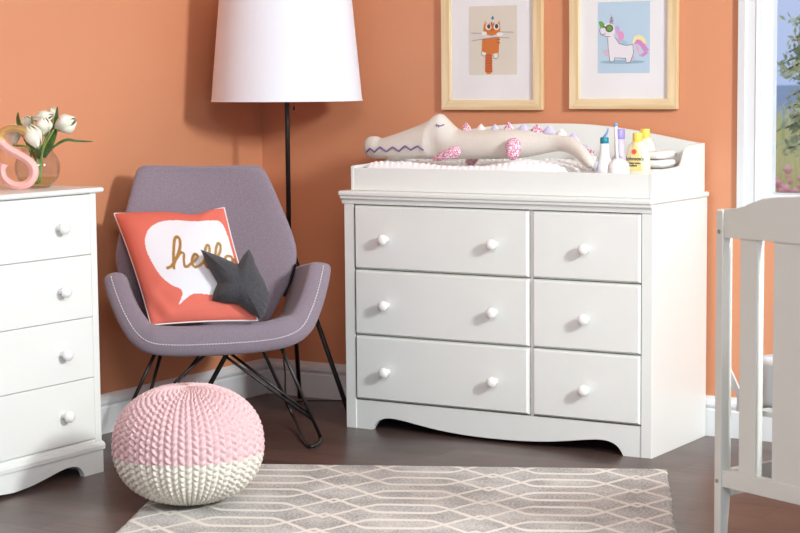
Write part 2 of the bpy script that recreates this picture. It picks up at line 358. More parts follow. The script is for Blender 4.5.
for zi, (za, zb) in enumerate(((.5605, .782), (.332, .5575), (.105, .329))):
    zk = (.667, .440, .2085)[zi]
    drawer(.7265, 1.4055, za, zb, YF+.004, dr, [(.858, zk), (1.281, zk)])
    drawer(1.42, 1.8075, za, zb, YF+.004, dr, [(1.618, zk-.002)])
# ------------------------------------------------------------------ changing tray on the dresser
tr = thing('changing_tray', 'white tray with arched back board fixed on top of the dresser', 'tray', ((X0+X1)/2, -.24, .83))
ty = -.449; tx0, tx1 = .700, 1.838
obj('front_board', box(tx0+.014, tx1-.014, ty, ty+.016, .83, .908), 'white', tr, bevel=.003)
sp = spline([(ty-.001, .830), (ty-.001, .9085), (ty+.004, .9145)], 2).tolist()
side = [(ty-.001, .83), (ty-.001, .908), (ty+.003, .9135), (ty+.010, .9155), (-.235, .922), (-.212, .928), (-.198, .94), (-.19, .955), (-.178, .972), (-.16, .984), (-.145, .988), (YB-.004, .993), (YB-.004, .83)]
for xx in (tx0, tx1-.014):
    obj('side_board', poly_fill(side, lambda p: (xx, p[0], p[1]), (.014, 0, 0)), 'white', tr, bevel=.002)
n = 40; arch = [(tx0+.014, .83)]
for i in range(n+1):
    s = i/n; x = tx0+.014+(tx1-tx0-.028)*s; e = min(s, 1-s)*2
    arch.append((x, .992+.062*(math.sin(min(e/.9, 1)*PI/2))**1.1))
arch.append((tx1-.014, .83))
obj('back_board', poly_fill(arch, lambda p: (p[0], YB-.018, p[1]), (0, .014, 0)), 'white', tr, bevel=.002)
# changing pad: plush cover with raised dots
def pad():
    nx, ny = 230, 84; x0, x1, y0, y1 = .735, 1.49, -.43, -.045; V = []; Fc = []
    for side_ in (0, 1):
        for j in range(ny):
            for i in range(nx):
                u = i/(nx-1); v = j/(ny-1); x = x0+(x1-x0)*u; y = y0+(y1-y0)*v
                eu = min(u, 1-u)*(x1-x0); ev = min(v, 1-v)*(y1-y0); e = min(eu, ev)
                rnd = min(1, e/.03); rr = math.sqrt(max(0, 1-(1-rnd)**2))
                if side_: z = .8325+.008*(1-rr)
                else:
                    hh = .908+.020*abs(2*v-1)**2+.006*math.sin(u*9+v*3)
                    if u > .66: hh += .012*math.sin((u-.66)/.34*PI)
                    row = math.floor(y/.02); ci = math.floor(x/.022+.5*(row % 2)+.31*row); bx = (x/.022+.5*(row % 2)+.31*row) % 1-.5+.16*math.sin(ci*12.9+row*78.2); by = (y/.02) % 1-.5+.16*math.sin(ci*39.3+row*11.1)
                    bump = max(0, 1-(bx*bx+by*by)/.12)**.6*.0042*(1+.4*math.sin(ci*5.1+row*3.3))
                    z = .8405+(hh-.8405)*rr+bump*rr
                V.append((x, y, z))
    N_ = nx*ny
    for j in range(ny-1):
        for i in range(nx-1):
            a = j*nx+i; Fc.append((a, a+1, a+nx+1, a+nx)); Fc.append((N_+a, N_+a+nx, N_+a+nx+1, N_+a+1))
    for i in range(nx-1):
        for a in (i, (ny-1)*nx+i): Fc.append((a, a+1, N_+a+1, N_+a))
    for j in range(ny-1):
        for a in (j*nx, j*nx+nx-1): Fc.append((a, a+nx, N_+a+nx, N_+a))
    return V, Fc
tag(obj('changing_pad', pad(), 'minky', smooth=True), 'white dimpled plush changing pad lying in the tray under the crocodile', 'changing pad')

# ------------------------------------------------------------------ stuffed crocodile
CY = -.30
def cx_(px, py, y=CY): return on(px, py, 1, y)
def croc_pt(px, py, y=CY): return cx_(px, py, y)
croc_base = croc_pt(470, 158)
cr = thing('stuffed_crocodile', 'long beige linen stuffed crocodile with purple zigzag mouth lying on the changing pad', 'stuffed toy', croc_base)
# centre x, top y, bottom y in the photo, half thickness (m), y offset
prof = [(364.8, 146, 150, .006, 0), (366.5, 140, 155, .020, 0), (370, 136.6, 157.5, .030, 0), (376, 136.2, 158.4, .036, 0), (382, 138.0, 158.6, .038, 0), (392, 135.2, 158.8, .042, 0), (405, 130.6, 158.8, .046, 0), (418, 125.6, 158.8, .05, 0),
        (426, 122, 159, .053, 0), (430.5, 119.6, 159, .055, 0), (434, 116.2, 159, .052, 0), (437.5, 114.2, 159, .05, 0), (441.5, 114.0, 159, .05, 0), (445.5, 117.4, 159, .052, 0), (451, 123.4, 159, .052, 0), (459, 129.2, 159, .050, 0), (470, 129.8, 159, .05, 0), (485, 129.4, 159, .052, 0), (500, 129.0, 159, .052, 0), (515, 128.6, 158.6, .05, .002),
        (530, 129.2, 156.5, .046, .008), (545, 130.6, 153.5, .04, .012), (557, 132.8, 151.5, .035, .01), (566, 134.8, 152.2, .033, 0), (574, 138.6, 155.5, .032, -.015), (580.5, 143.5, 161.5, .030, -.03), (586, 149.5, 166.5, .028, -.045), (590.5, 155, 168.5, .022, -.055), (594, 160, 168.5, .012, -.06)]
PR = npy(prof); s0 = np.arange(len(PR)); ss = np.linspace(0, len(PR)-1, 110)
PRf = spline(PR, 4)
loops = []
for k, (px, ty_, by_, th, yo) in enumerate(PRf):
    y = CY+yo; top = on(px, ty_, 1, y); bot = on(px, by_, 1, y); c = (top+bot)/2; hz = (top-bot)[2]/2
    lean = (top-bot)/2
    # direction of the spine, to tilt sections where the tail curls
    loops.append([c+lean*math.sin(a)*(1 if True else 0)+np.array([0, -th*math.cos(a)*(1 if abs(math.sin(a)) < 1 else 1), 0]) for a in np.linspace(0, 2*PI, 28, endpoint=False)])
obj('body', loft(loops), 'linen', cr, smooth=True)
# eye bump on the head
eb = [croc_pt(437, 121), croc_pt(440, 118)]
ec = croc_pt(438.5, 121.5, CY)
def surf_y(px, py):                                               # the body's near surface under a pixel
    y = CY
    for _ in range(12):
        i = int(np.argmin(abs(PRf[:, 0]-(px+(CY-y)*150)))); px_, t_, b_, th, yo = PRf[i]
        f = min(.98, abs((py-(t_+b_)/2)/((b_-t_)/2))); y = CY+yo-th*math.sqrt(1-f*f)
    return y-.001
zig = [(366.5, 152), (370, 148.5), (374.5, 152), (380, 147.0), (386.5, 151.6), (392.5, 147.2), (399, 151.2), (405, 146.0), (411, 150), (417.5, 146.0), (423.5, 150.3)]
zp = []
for a, b in zip(zig[:-1], zig[1:]):
    for s in np.linspace(0, 1, 5)[:-1]:
        q = (a[0]*(1-s)+b[0]*s, a[1]*(1-s)+b[1]*s); zp.append(on(q[0], q[1], 1, surf_y(*q)-.0005))
q = zig[-1]; zp.append(on(q[0], q[1], 1, surf_y(*q)-.0005))
obj('mouth', tube(zp, .0031, 6), 'purple', cr)
ep = []
for a in np.linspace(0, 1, 8):
    q = (436+8*a, 124.6+1.2*math.sin(a*PI)); ep.append(on(q[0], q[1], 1, surf_y(*q)-.001))
obj('eye', join(tube(ep, .0022, 6), *[tube([ep[i], ep[i]+np.array([-.003, -.002, -.006])], .0011, 5) for i in (1, 3, 5)]), 'purple', cr)
def leg_geo(pts, r):
    p = spline([on(a, b, 1, yy) for a, b, yy in pts], 5); k = len(p); rr = np.interp(np.linspace(0, 1, k), np.linspace(0, 1, len(r)), r)
    return tube(p, rr, 16)
obj('leg', leg_geo([(433, 159.5, -.375), (440, 157, -.378), (449, 154, -.378), (457, 151.8, -.368), (460, 151.5, -.36)], [.004, .012, .015, .019, .021, .018, .004]), 'dots', cr, smooth=True)
obj('leg', leg_geo([(512.5, 160, -.375), (512.8, 153, -.372), (513.2, 146, -.362), (513.4, 141.5, -.354), (513.4, 139.5, -.35)], [.006, .024, .0265, .026, .024, .017, .004]), 'dots', cr, smooth=True)
obj('leg', leg_geo([(470, 162, -.20), (475, 155, -.22)], [.018, .02]), 'dots', cr, smooth=True)
spikes = [(466.5, 122.2, 5.0, 'dots', 130), (481, 123.6, 4.6, 'cotton', 130), (495, 123.8, 4.2, 'lilac', 130), (509, 121.6, 4.8, 'dots', 129.5), (523.5, 123.4, 5.0, 'lilac', 129.5), (536.5, 124.2, 5.4, 'dots', 131), (549, 125.6, 6, 'lilac', 132.5), (561.5, 128.6, 5.2, 'cotton', 135), (573, 132.4, 6, 'lilac', 141), (581.5, 140.5, 4.5, 'lilac', 148), (587.5, 147.5, 4.5, 'dots', 153), (590, 154.5, 4.6, 'cotton', 159), (591.5, 162, 5, 'lilac', 164)]
for px, ty_, hw, m_, by_ in spikes:
    yy = CY-.004; tip = on(px, ty_, 1, yy); bc = on(px, by_+1.5, 1, yy); w_ = hw*.0042; lp = []
    ax_ = (tip-bc); L_ = np.linalg.norm(ax_)
    if px > 578: out = np.array([.8, 0, .35]); tip = bc+out/np.linalg.norm(out)*.026
    for s in np.linspace(0, 1, 7):
        c = bc*(1-s)+tip*s; w2 = w_*(1-s**1.7)+.0006; d2 = .010*(1-s**1.5)+.0006
        sx = np.array([1., 0, 0]) if px <= 578 else np.array([.4, 0, -.9])
        lp.append([c+sx*w2*math.cos(a)+np.array([0, d2*math.sin(a), 0]) for a in np.linspace(0, 2*PI, 12, endpoint=False)])
    obj('spike', loft(lp), m_, cr, smooth=True)

# ------------------------------------------------------------------ toiletries in the tray's right end
def bottle(name, label, cat, px, py_bottom, y, prof_list, group=None):
    b = on(px, py_bottom, 1, y); b[2] = .8302
    return thing(name, label, cat, b, group), b
def z_at(py, px, y): return on(px, py, 1, y)[2]
def xat(px, y, py=160): return on(px, py, 1, y)[0]
y = -.27; x = xat(604.5, y, 150)
t = thing('pump_bottle', 'white squeeze bottle with teal collar and pointed nozzle', 'bottle', (x, y, .8302))
zc = z_at(143, 604, y)
obj('bottle_body', lathe([(.026, .0), (.029, .004), (.029, .06), (.0285, .085), (.024, .105), (.017, .125), (.0135, zc-.0302-.8), (.012, zc-.83+.001)], (x, y, .8302), 32), 'plastic', t, smooth=True)
obj('collar', lathe([(.0135, 0), (.0145, .003), (.0145, .017), (.012, .021)], (x, y, zc-.002), 28), 'teal', t, smooth=True)
nz = [(x, y, zc+.018), (x+.004, y, zc+.026), (x+.010, y, zc+.036), (x+.0135, y, zc+.05)]
obj('nozzle', tube(spline(nz, 4), np.linspace(.006, .0015, 13), 10), 'blue', t, smooth=True)
y = -.385; x = xat(618.5, y, 165)
t = thing('nursery_brush', 'white baby brush standing upright in its white dome base', 'brush', (x, y, .8302))
ztop = z_at(158, 618, y)-.8302; R_ = .036
obj('dome_base', lathe([(R_-.002, 0), (R_, .003), (R_, ztop-.034)]+[(R_*math.cos(a), ztop-.034+.034*math.sin(a)) for a in np.linspace(.2, 1.45, 8)], (x, y, .8302), 36), 'plastic', t, smooth=True)
zt = z_at(125, 616, y)
hp = [(x-.004, y, .83+ztop-.006), (x-.007, y, .83+ztop+.03), (x-.0095, y, zt-.012), (x-.010, y, zt-.004)]
obj('handle', tube(hp, [.0055, .0045, .0045, .0055], 12), 'plastic', t, smooth=True)
obj('bristles', lathe([(.005, 0), (.0062, .003), (.006, .012), (.003, .014)], (x-.0102, y, zt-.006), 14), 'blue', t, smooth=True)
y = -.20; x = xat(619.5, y, 150)
t = thing('lotion_bottle', 'white bottle with lavender cap behind the upright brush', 'bottle', (x, y, .8302))
zc = z_at(138, 620, y)-.8302
obj('bottle_body', lathe([(.026, 0), (.029, .004), (.029, .085), (.027, .100), (.02, .116), (.015, .124), (.015, zc)], (x, y, .8302), 32), 'plastic', t, smooth=True)
obj('shoulder_band', lathe([(.0295, .10), (.0275, .108), (.0205, .121), (.0165, .128), (.0165, zc-.001)], (x, y, .8302), 32), 'lavlab', t, smooth=True)
obj('cap', lathe([(.0175, 0), (.0178, .002), (.0178, .028), (.016, .031)], (x+.001, y, .8302+zc-.002), 28), 'lavcap', t, smooth=True)
for k, dz in enumerate((.048, .062, .056)):
    obj('print', box(x+.002, x+.016, y-.0300, y-.0262, .83+dz, .83+dz+.004), 'ink', t)
def yellow(x, y, label, top_px, rot_w=.041, dep=.02, text=True):
    t = thing('lotion_bottle', label, 'bottle', (x, y, .8302), 'yellow baby lotion bottles')
    H = top_px; lp = []
    for s, w_, d_ in ((0, .88, .85), (.03, .97, .97), (.12, 1, 1), (.5, 1.04, 1), (.72, 1.0, .98), (.84, .9, .92), (.93, .7, .8), (.98, .5, .65), (1, .38, .55)):
        lp.append([(x+rot_w*w_*abs(math.cos(a))**.75*np.sign(math.cos(a)), y+dep*d_*abs(math.sin(a))**.75*np.sign(math.sin(a)), .8302+H*s) for a in np.linspace(0, 2*PI, 32, endpoint=False)])
    obj('bottle_body', loft(lp), 'ybody', t, smooth=True)
    obj('cap', lathe([(.0150, 0), (.0162, .001), (.0158, .028), (.0150, .031), (.0, .031)], (x-.002, y, .8302+H-.004), 28), 'ycap', t, smooth=True)
    if text:
        yf_ = y-dep-.0012
        zl = lambda p_: z_at(p_, 636, y)
        lab = [(x-.028, zl(170)), (x+.024, zl(170)), (x+.014, zl(154)), (x-.002, zl(141)), (x-.014, zl(154))]
        lb = obj('paper_label', poly_fill(lab, lambda p: (p[0], yf_, p[1]), (0, .003, 0)), 'ylab', t)
        obj('emblem', lathe([(.0085, 0), (.0085, .0012)], (x-.004, yf_-.0002, zl(151.5)), 20, (0, -1, 0)), 'red', lb)
        for body, size, dx, dz in (("Johnson's", .0165, -.032, zl(160)-.83), ('baby lotion', .0088, -.020, zl(163.6)-.83), ('bedtime', .008, -.020, zl(166)-.83)):
            cu = bpy.data.curves.new('lettering', 'FONT'); cu.body = body; cu.size = size; cu.offset = .0002; cu.extrude = .0003
            to = bpy.data.objects.new('tmp', cu); C.objects.link(to)
            me = bpy.data.meshes.new_from_object(to.evaluated_get(bpy.context.evaluated_depsgraph_get())); bpy.data.objects.remove(to)
            me.materials.clear(); me.materials.append(M['ink'])
            lo = bpy.data.objects.new('lettering', me); C.objects.link(lo); lo.parent = lb
            lo.rotation_euler = (PI/2, 0, 0); lo.location = (x+dx-t.location[0], yf_-.001-t.location[1], .83+dz-t.location[2])
    return t
y = -.30; x = xat(638, y, 150)
yellow(x, y, 'pale yellow baby lotion bottle with yellow cap and printed label in front', z_at(141, 634, y)-.8302)
y = -.19; x = xat(645.5, y, 150)
yellow(x, y, 'second pale yellow lotion bottle standing behind the printed one', z_at(137, 643, y)-.8302, .034, .02, False)
# folded white cloths
CH_ = (z_at(150.5, 665, -.2)-.8305)/5
for k in range(5):
    y0_ = -.20+.002*k; xa = 1.668+.01*(k % 2)+.006*k; xb = xa+.118-.006*k; z0_ = .8305+CH_*k; lp = []
    for s in np.linspace(-1, 1, 13):
        h = (CH_/2-.0006)*math.sqrt(max(.03, 1-abs(s)**6)); w_ = .075*math.sqrt(max(.05, 1-abs(s)**10))
        lp.append([((xa+xb)/2+(xb-xa)/2*s, y0_+w_*abs(math.cos(a))**.4*np.sign(math.cos(a)), z0_+CH_/2+.003*math.sin(s*2+k)*(k > 0)*0+h*abs(math.sin(a))**.7*np.sign(math.sin(a))) for a in np.linspace(0, 2*PI, 24, endpoint=False)])
    place = ('bottom of the stack on the tray', 'second from the bottom of the stack', 'in the middle of the stack', 'second from the top of the stack', 'topmost of the stack')[k]
    tag(obj('folded_cloth', loft(lp), 'cotton', smooth=True), 'folded white cloth beside the yellow bottles, '+place, 'cloth', 'folded cloths in the tray')

# ------------------------------------------------------------------ painted prints
def inpoly(X, Y, poly):
    c = np.zeros(X.shape, bool); n = len(poly)
    for i in range(n):
        x1, y1 = poly[i]; x2, y2 = poly[i-1]
        if y1 == y2: continue
        c ^= ((y1 > Y) != (y2 > Y)) & (X < (x2-x1)*(Y-y1)/(y2-y1)+x1)
    return c
def ell(cx, cy, rx, ry, a=0, n=28):
    ca, sa = math.cos(a), math.sin(a)
    return [(cx+rx*math.cos(t)*ca-ry*math.sin(t)*sa, cy+rx*math.cos(t)*sa+ry*math.sin(t)*ca) for t in np.linspace(0, 2*PI, n, endpoint=False)]
def dist(X, Y, pts):
    d = np.full(X.shape, 1e9)
    for (x1, y1), (x2, y2) in zip(pts[:-1], pts[1:]):
        dx, dy = x2-x1, y2-y1; L = dx*dx+dy*dy+1e-12; t = np.clip(((X-x1)*dx+(Y-y1)*dy)/L, 0, 1)
        d = np.minimum(d, np.hypot(X-x1-t*dx, Y-y1-t*dy))
    return d
def paint_shapes(X, Y, base, shapes):
    col = np.ones(X.shape+(4,)); col[..., :] = lin(base)
    for s in shapes:
        if s[0] == 'p': mk = inpoly(X, Y, s[1]); col[mk] = lin(s[2])
        elif s[0] == 'l': mk = dist(X, Y, s[1]) < s[3]; col[mk] = lin(s[2])
        elif s[0] == 'g': mk = dist(X, Y, s[1]) < s[3]; c = list(lin(s[2])); c[3] = 0; col[mk] = c
    return col
M['print'] = vcol_mat('printed paper', .7)
def picture(name_label, cxm, z0, w_, shapes, base, pic):
    x0, x1 = cxm-w_/2, cxm+w_/2; z1 = z0+.502; fw = .036; yb, yf_ = -.003, -.024
    t = thing('framed_picture', name_label, 'picture', (cxm, -.012, z0), 'framed pictures above the dresser')
    def rail(a, b, c, d, m_):   # mitred rails
        L0 = [(p[0], yb, p[1]) for p in (a, b, c, d)]; L1 = [(p[0], yf_, p[1]) for p in (a, b, c, d)]
        obj('frame_rail', loft([L0, L1]), m_, t, bevel=.0015)
    rail((x0, z0), (x1, z0), (x1-fw, z0+fw), (x0+fw, z0+fw), 'wood_h'); rail((x0, z1), (x0+fw, z1-fw), (x1-fw, z1-fw), (x1, z1), 'wood_h')
    rail((x0, z0), (x0+fw, z0+fw), (x0+fw, z1-fw), (x0, z1), 'wood'); rail((x1, z0), (x1, z1), (x1-fw, z1-fw), (x1-fw, z0+fw), 'wood')
    obj('mount', box(x0+fw-.004, x1-fw+.004, -.012, -.006, z0+fw-.004, z1-fw+.004), 'mat', t)
    px0, px1, pz0, pz1 = pic; nx, nz = 240, 300
    X, Z = np.meshgrid(np.linspace(0, 1, nx), np.linspace(0, 1.25, nz)); col = paint_shapes(X, Z, base, shapes)
    V = np.stack([px0+(px1-px0)*X, np.full(X.shape, -.0126), pz0+(pz1-pz0)*Z/1.25], -1).reshape(-1, 3)
    Fc = [(j*nx+i, j*nx+i+1, (j+1)*nx+i+1, (j+1)*nx+i) for j in range(nz-1) for i in range(nx-1)]
    obj('print', (V, Fc), 'print', t, paint=col.reshape(-1, 4))
    obj('glass', box(x0+fw-.004, x1-fw+.004, -.0165, -.015, z0+fw-.004, z1-fw+.004), 'glass', t)
# cat hanging from a branch (coordinates 0..1 across, 0..1.25 up), traced from the zoom: X=(px-117)/147, Z=(225-py)/210*1.25
def q1(*p): return [((a-117)/147, (226-b)/209*1.25) for a, b in p]
OR, OD = (216, 124, 56), (190, 84, 44)
tail = [('p', q1((168, 150), (187, 150), (188, 215), (183, 224), (172, 224), (166, 215)), OR)]
for k in range(8): tail.append(('l', q1((168, 158+8*k), (187, 160+8*k)), OD, .016))
cat = tail+[('p', [(a, b) for a, b in q1(*ell(163, 160, 8, 9))], (242, 236, 224)), ('p', q1(*ell(199, 168, 8, 10)), (242, 236, 224)),
    ('l', q1(*ell(163, 160, 8, 9)), (120, 110, 100), .006), ('l', q1(*ell(199, 168, 8, 10)), (120, 110, 100), .006),
    ('p', q1((158, 108), (211, 112), (208, 160), (180, 164), (156, 154)), OR),
    ('l', q1((203, 118), (211, 119)), OD, .012), ('l', q1((202, 128), (211, 129)), OD, .012), ('l', q1((160, 118), (166, 118)), OD, .012),
    ('p', q1((124, 98), (160, 100), (200, 96), (252, 98), (250, 104), (200, 112), (160, 118), (126, 122), (128, 116), (150, 110), (126, 106)), (222, 216, 208)),
    ('l', q1((124, 98), (160, 100), (200, 96), (252, 98)), (150, 145, 140), .006), ('l', q1((126, 122), (160, 117), (200, 112), (240, 115)), (150, 145, 140), .006),
    ('p', q1((161, 100), (162, 78), (166, 62), (176, 72), (200, 72), (211, 62), (213, 80), (213, 100), (187, 108)), OR),
    ('p', q1(*ell(187, 88, 26, 17)), OR), ('p', q1((165, 64), (168, 72), (173, 72)), (242, 220, 200)), ('p', q1((210, 64), (206, 72), (202, 72)), (242, 220, 200)),
    ('l', q1((187, 68), (187, 78)), OD, .016), ('l', q1((180, 69), (181, 76)), OD, .01), ('l', q1((194, 69), (193, 76)), OD, .01),
    ('p', q1(*ell(177, 80, 9, 10)), (244, 236, 220)), ('p', q1(*ell(202, 80, 9, 10)), (244, 236, 220)), ('p', q1(*ell(178, 79, 5.5, 7)), (60, 66, 74)), ('p', q1(*ell(202, 79, 5.5, 7)), (60, 66, 74)),
    ('p', q1(*ell(189, 90, 5, 4)), (200, 96, 50)), ('p', q1(*ell(164, 100, 8, 6)), (246, 242, 234)), ('p', q1(*ell(212, 103, 10, 6)), (246, 242, 234)),
    ('p', q1((190, 46), (195, 54), (190, 60), (185, 55)), (70, 130, 160))]
picture('pine framed picture of an orange cat hanging from a branch', 1.0195, 1.100, .408, cat, (226, 219, 204), (.926, 1.120, 1.225, 1.4675))
def q2(*p): return [((a-515)/158, (225-b)/219*1.25) for a, b in p]
UW, UO = (238, 234, 238), (120, 110, 130); G_ = (96, 168, 72)
uni = [('p', q2(*ell(590, 191, 68, 6)), (150, 186, 204)),
    ('p', q2((530, 160), (532, 153), (545, 152), (560, 160), (566, 172), (548, 172), (536, 169)), (214, 190, 208)), ('p', q2((610, 175), (626, 172), (628, 186), (612, 190)), (214, 190, 208)),
    ('p', q2((545, 108), (562, 108), (578, 132), (600, 140), (622, 136), (626, 150), (622, 172), (614, 192), (602, 194), (602, 178), (580, 182), (566, 180), (564, 190), (553, 191), (548, 172), (545, 140)), UW),
    ('l', q2((545, 116), (547, 150), (552, 190), (564, 190), (567, 178), (600, 180), (602, 194), (614, 192), (624, 164), (622, 138), (600, 140), (580, 134), (568, 116)), UO, .006),
    ('p', q2((520, 88), (530, 74), (552, 70), (566, 82), (568, 102), (556, 116), (540, 112), (524, 104)), UW), ('l', q2((552, 112), (540, 112), (524, 106), (520, 92), (526, 82)), UO, .006), ('l', q2((527, 104), (534, 106), (538, 103)), UO, .006),
    ('p', q2((550, 73), (556, 44), (563, 73)), (180, 160, 178)), ('l', q2((552, 66), (562, 62)), (110, 90, 120), .008), ('l', q2((553, 58), (560, 54)), (110, 90, 120), .008),
    ('p', q2((566, 84), (576, 78), (582, 88), (580, 100), (572, 106), (568, 96)), (200, 176, 226)), ('p', q2((572, 102), (582, 94), (594, 102), (596, 116), (586, 130), (574, 128), (578, 114)), (230, 160, 200)),
    ('p', q2((580, 128), (592, 122), (608, 132), (604, 139), (590, 136)), (160, 204, 226)),
    ('p', q2((620, 132), (626, 114), (640, 108), (656, 116), (664, 136), (654, 134), (644, 122), (634, 124), (626, 136)), (244, 236, 176)),
    ('p', q2((624, 136), (634, 122), (646, 126), (660, 140), (671, 156), (664, 160), (650, 148), (638, 136)), (222, 140, 196)), ('p', q2((632, 134), (644, 142), (656, 162), (640, 172), (652, 176), (668, 166), (658, 148)), (206, 150, 206)), ('p', q2((630, 134), (640, 148), (642, 162), (652, 174), (640, 168), (632, 150)), (240, 176, 210)),
    ('p', q2((517, 66), (526, 64), (536, 74), (532, 86), (522, 84)), G_), ('p', q2(*ell(550, 87, 12, 12)), (96, 70, 66)), ('p', q2(*ell(550, 87, 8.5, 8.5)), G_), ('l', q2((534, 82), (541, 85)), (96, 70, 66), .014)]
picture('pine framed picture of a white unicorn in green sunglasses on blue', 1.5315, 1.104, .404, uni, (190, 216, 232), (1.435, 1.6295, 1.227, 1.469))

# ------------------------------------------------------------------ chest of drawers at the left wall
CXF = .432; CE = -1.462
ch = thing('chest_of_drawers', 'white chest of drawers with white knobs cut off at the left edge', 'chest of drawers', (.22, -1.86, 0))
CL = -2.26
obj('carcass', box(.02, CXF-.012, CL+.016, CE-.004, .09, .871), 'white', ch, bevel=.002)
obj('stile', box(CXF-.012, CXF-.003, CE-.032, CE-.004, .1, .871), 'white', ch, bevel=.0015)
obj('stile', box(CXF-.014, CXF-.004, CL+.016, CL+.04, .1, .871), 'white', ch, bevel=.0015)
obj('top', box(.018, CXF+.010, CL-.01, CE+.022, .871, .8875), 'white', ch, bevel=.007, seg=4)
bm_ = [(-.004, .071), (.003, .073), (.004, .086), (.001, .094), (-.005, .099), (-.007, .105), (-.010, .108), (-.014, .1095), (-.03, .1095), (-.03, .071)]
obj('moulding', loft([[(CXF+o, CE+o*.6+.002, z) for o, z in bm_], [(CXF+o, CL, z) for o, z in bm_]]), 'white', ch)
w_ = CE-CL; pts = [(.088, 0), (.093, .012), (.105, .027), (.128, .038), (.16, .041), (.20, .037), (.26, .026), (.33, .015), (w_/2, .010)]
left = spline(pts, 4)[:-1].tolist(); right = [(w_-a, b) for a, b in left][::-1]
ol = [(0, .0712), (0, 0)]+left+[(w_/2, .010)]+right+[(w_, 0), (w_, .0712)]
obj('skirt', poly_fill(ol, lambda p: (CXF-.020, CE-p[0], p[1]), (.018, 0, 0)), 'white', ch)
obj('side_skirt', box(.03, CXF-.018, CE-.016, CE, 0, .0712), 'white', ch); obj('side_skirt', box(.03, CXF-.018, CL, CL+.016, 0, .0712), 'white', ch)
for za, zb, zk in ((.6845, .868, .774), (.4915, .6825, .583), (.3035, .4895, .392), (.111, .3015, .2035)):
    d = obj('drawer', box(CXF-.2, CXF-.002, CL+.042, CE-.034, za, zb), 'white', ch, bevel=.0015)
    for ky in (-1.640, -2.10): obj('knob', knob_geo((CXF-.002, ky, zk), (1, 0, 0)), 'knob', d, smooth=True, origin=(CXF-.002, ky, zk))

# ------------------------------------------------------------------ letter S
LD = 5.475
ctr = [(4, 163.5), (2.5, 170), (5, 178), (12, 184), (21, 185.6), (29.5, 182.5), (34.3, 174.5), (33.5, 166.5), (28, 160), (19, 154.5), (9, 149), (2.5, 143), (1, 136), (5, 130.5), (13, 128), (21.5, 129.3), (28.0, 133.5), (29.2, 138)]
wd = [5.2, 4.0, 3.6, 4.0, 4.4, 4.6, 4.9, 5.0, 4.6, 4.4, 4.6, 4.8, 4.4, 3.6, 3.4, 3.8, 5.2, 6.0]
q = spline([list(a)+[b] for a, b in zip(ctr, wd)], 5)
S0 = on(14, 189.6, 2, .8877); 
en = npy([math.cos(.62), math.sin(.62), 0]); fn = npy([math.sin(.62), -math.cos(.62), 0])   # letter plane and its outward normal
def s_pt(px, py, off):
    d = ray(px, py); t_ = ((S0-CAM)@fn)/(d@fn); return CAM+d*t_+fn*off
def letter(i0, i1, m_):
    loops = []
    for i in range(i0, i1):
        a = q[i]; t_ = q[min(i+1, len(q)-1)][:2]-q[max(i-1, 0)][:2]; t_ /= np.linalg.norm(t_); n_ = np.array([-t_[1], t_[0]]); h = a[2]*.92
        e0 = a[:2]+n_*h; e1 = a[:2]-n_*h
        loops.append([s_pt(*e0, 0), s_pt(*e0, .020), s_pt(*(a[:2]+n_*h*.15), .0285), s_pt(*(a[:2]-n_*h*.15), .0285), s_pt(*e1, .020), s_pt(*e1, 0)])
    return loft(loops)
zmin = .8877
L = thing('letter_ornament', 'pink and gold standing letter S in front of the glass vase', 'ornament', (S0[0], S0[1], .8877))
cut = 57
parts = [letter(0, cut+1, 'pink_paint'), letter(cut, len(q), 'gold')]
dz = zmin-min(npy(p[0])[:, 2].min() for p in parts)
for (V, Fc), nm, m_ in zip(parts, ('lower_curve', 'upper_curve'), ('pink_paint', 'gold')):
    o = obj(nm, (npy(V)+np.array([0, 0, dz]), Fc), m_, L, bevel=.0012); o['label'] = 'pink painted lower curve' if m_ == 'pink_paint' else 'gold leaf upper curve'

# ------------------------------------------------------------------ vase with tulips
VD = 5.75; vc = P(37.5, 168, VD); vr = 22.5/F*VD; vb = np.array([vc[0], vc[1], .8877])
hc = vc[2]-.8877
va = thing('glass_vase', 'round clear glass vase holding white tulips on the left chest', 'vase', vb)
a0 = math.asin(min(.98, hc/vr))
prof_ = [(vr*math.cos(a)*1., hc+vr*math.sin(a)) for a in np.linspace(-a0, .80, 22)]
r_top = prof_[-1][0]; prof_ += [(r_top-.001, prof_[-1][1]+.006), (r_top+.003, prof_[-1][1]+.012)]
inner = [(max(r-.003, .001), h if i else h+.004) for i, (r, h) in enumerate(prof_)][::-1]
obj('bowl', loft([[vb+np.array([r*math.cos(2*PI*k/40), r*math.sin(2*PI*k/40), h]) for k in range(40)] for r, h in [(.001, 0)]+prof_+inner+[(.001, .004)]], cap=False), 'vaseglass', va, smooth=True)
wp = [(r-.004, h+.001) for r, h in prof_ if h < hc*.55]
obj('water', lathe([(.001, .005)]+wp[1:]+[(.001, wp[-1][1])], vb, 36), 'water', va, smooth=True)
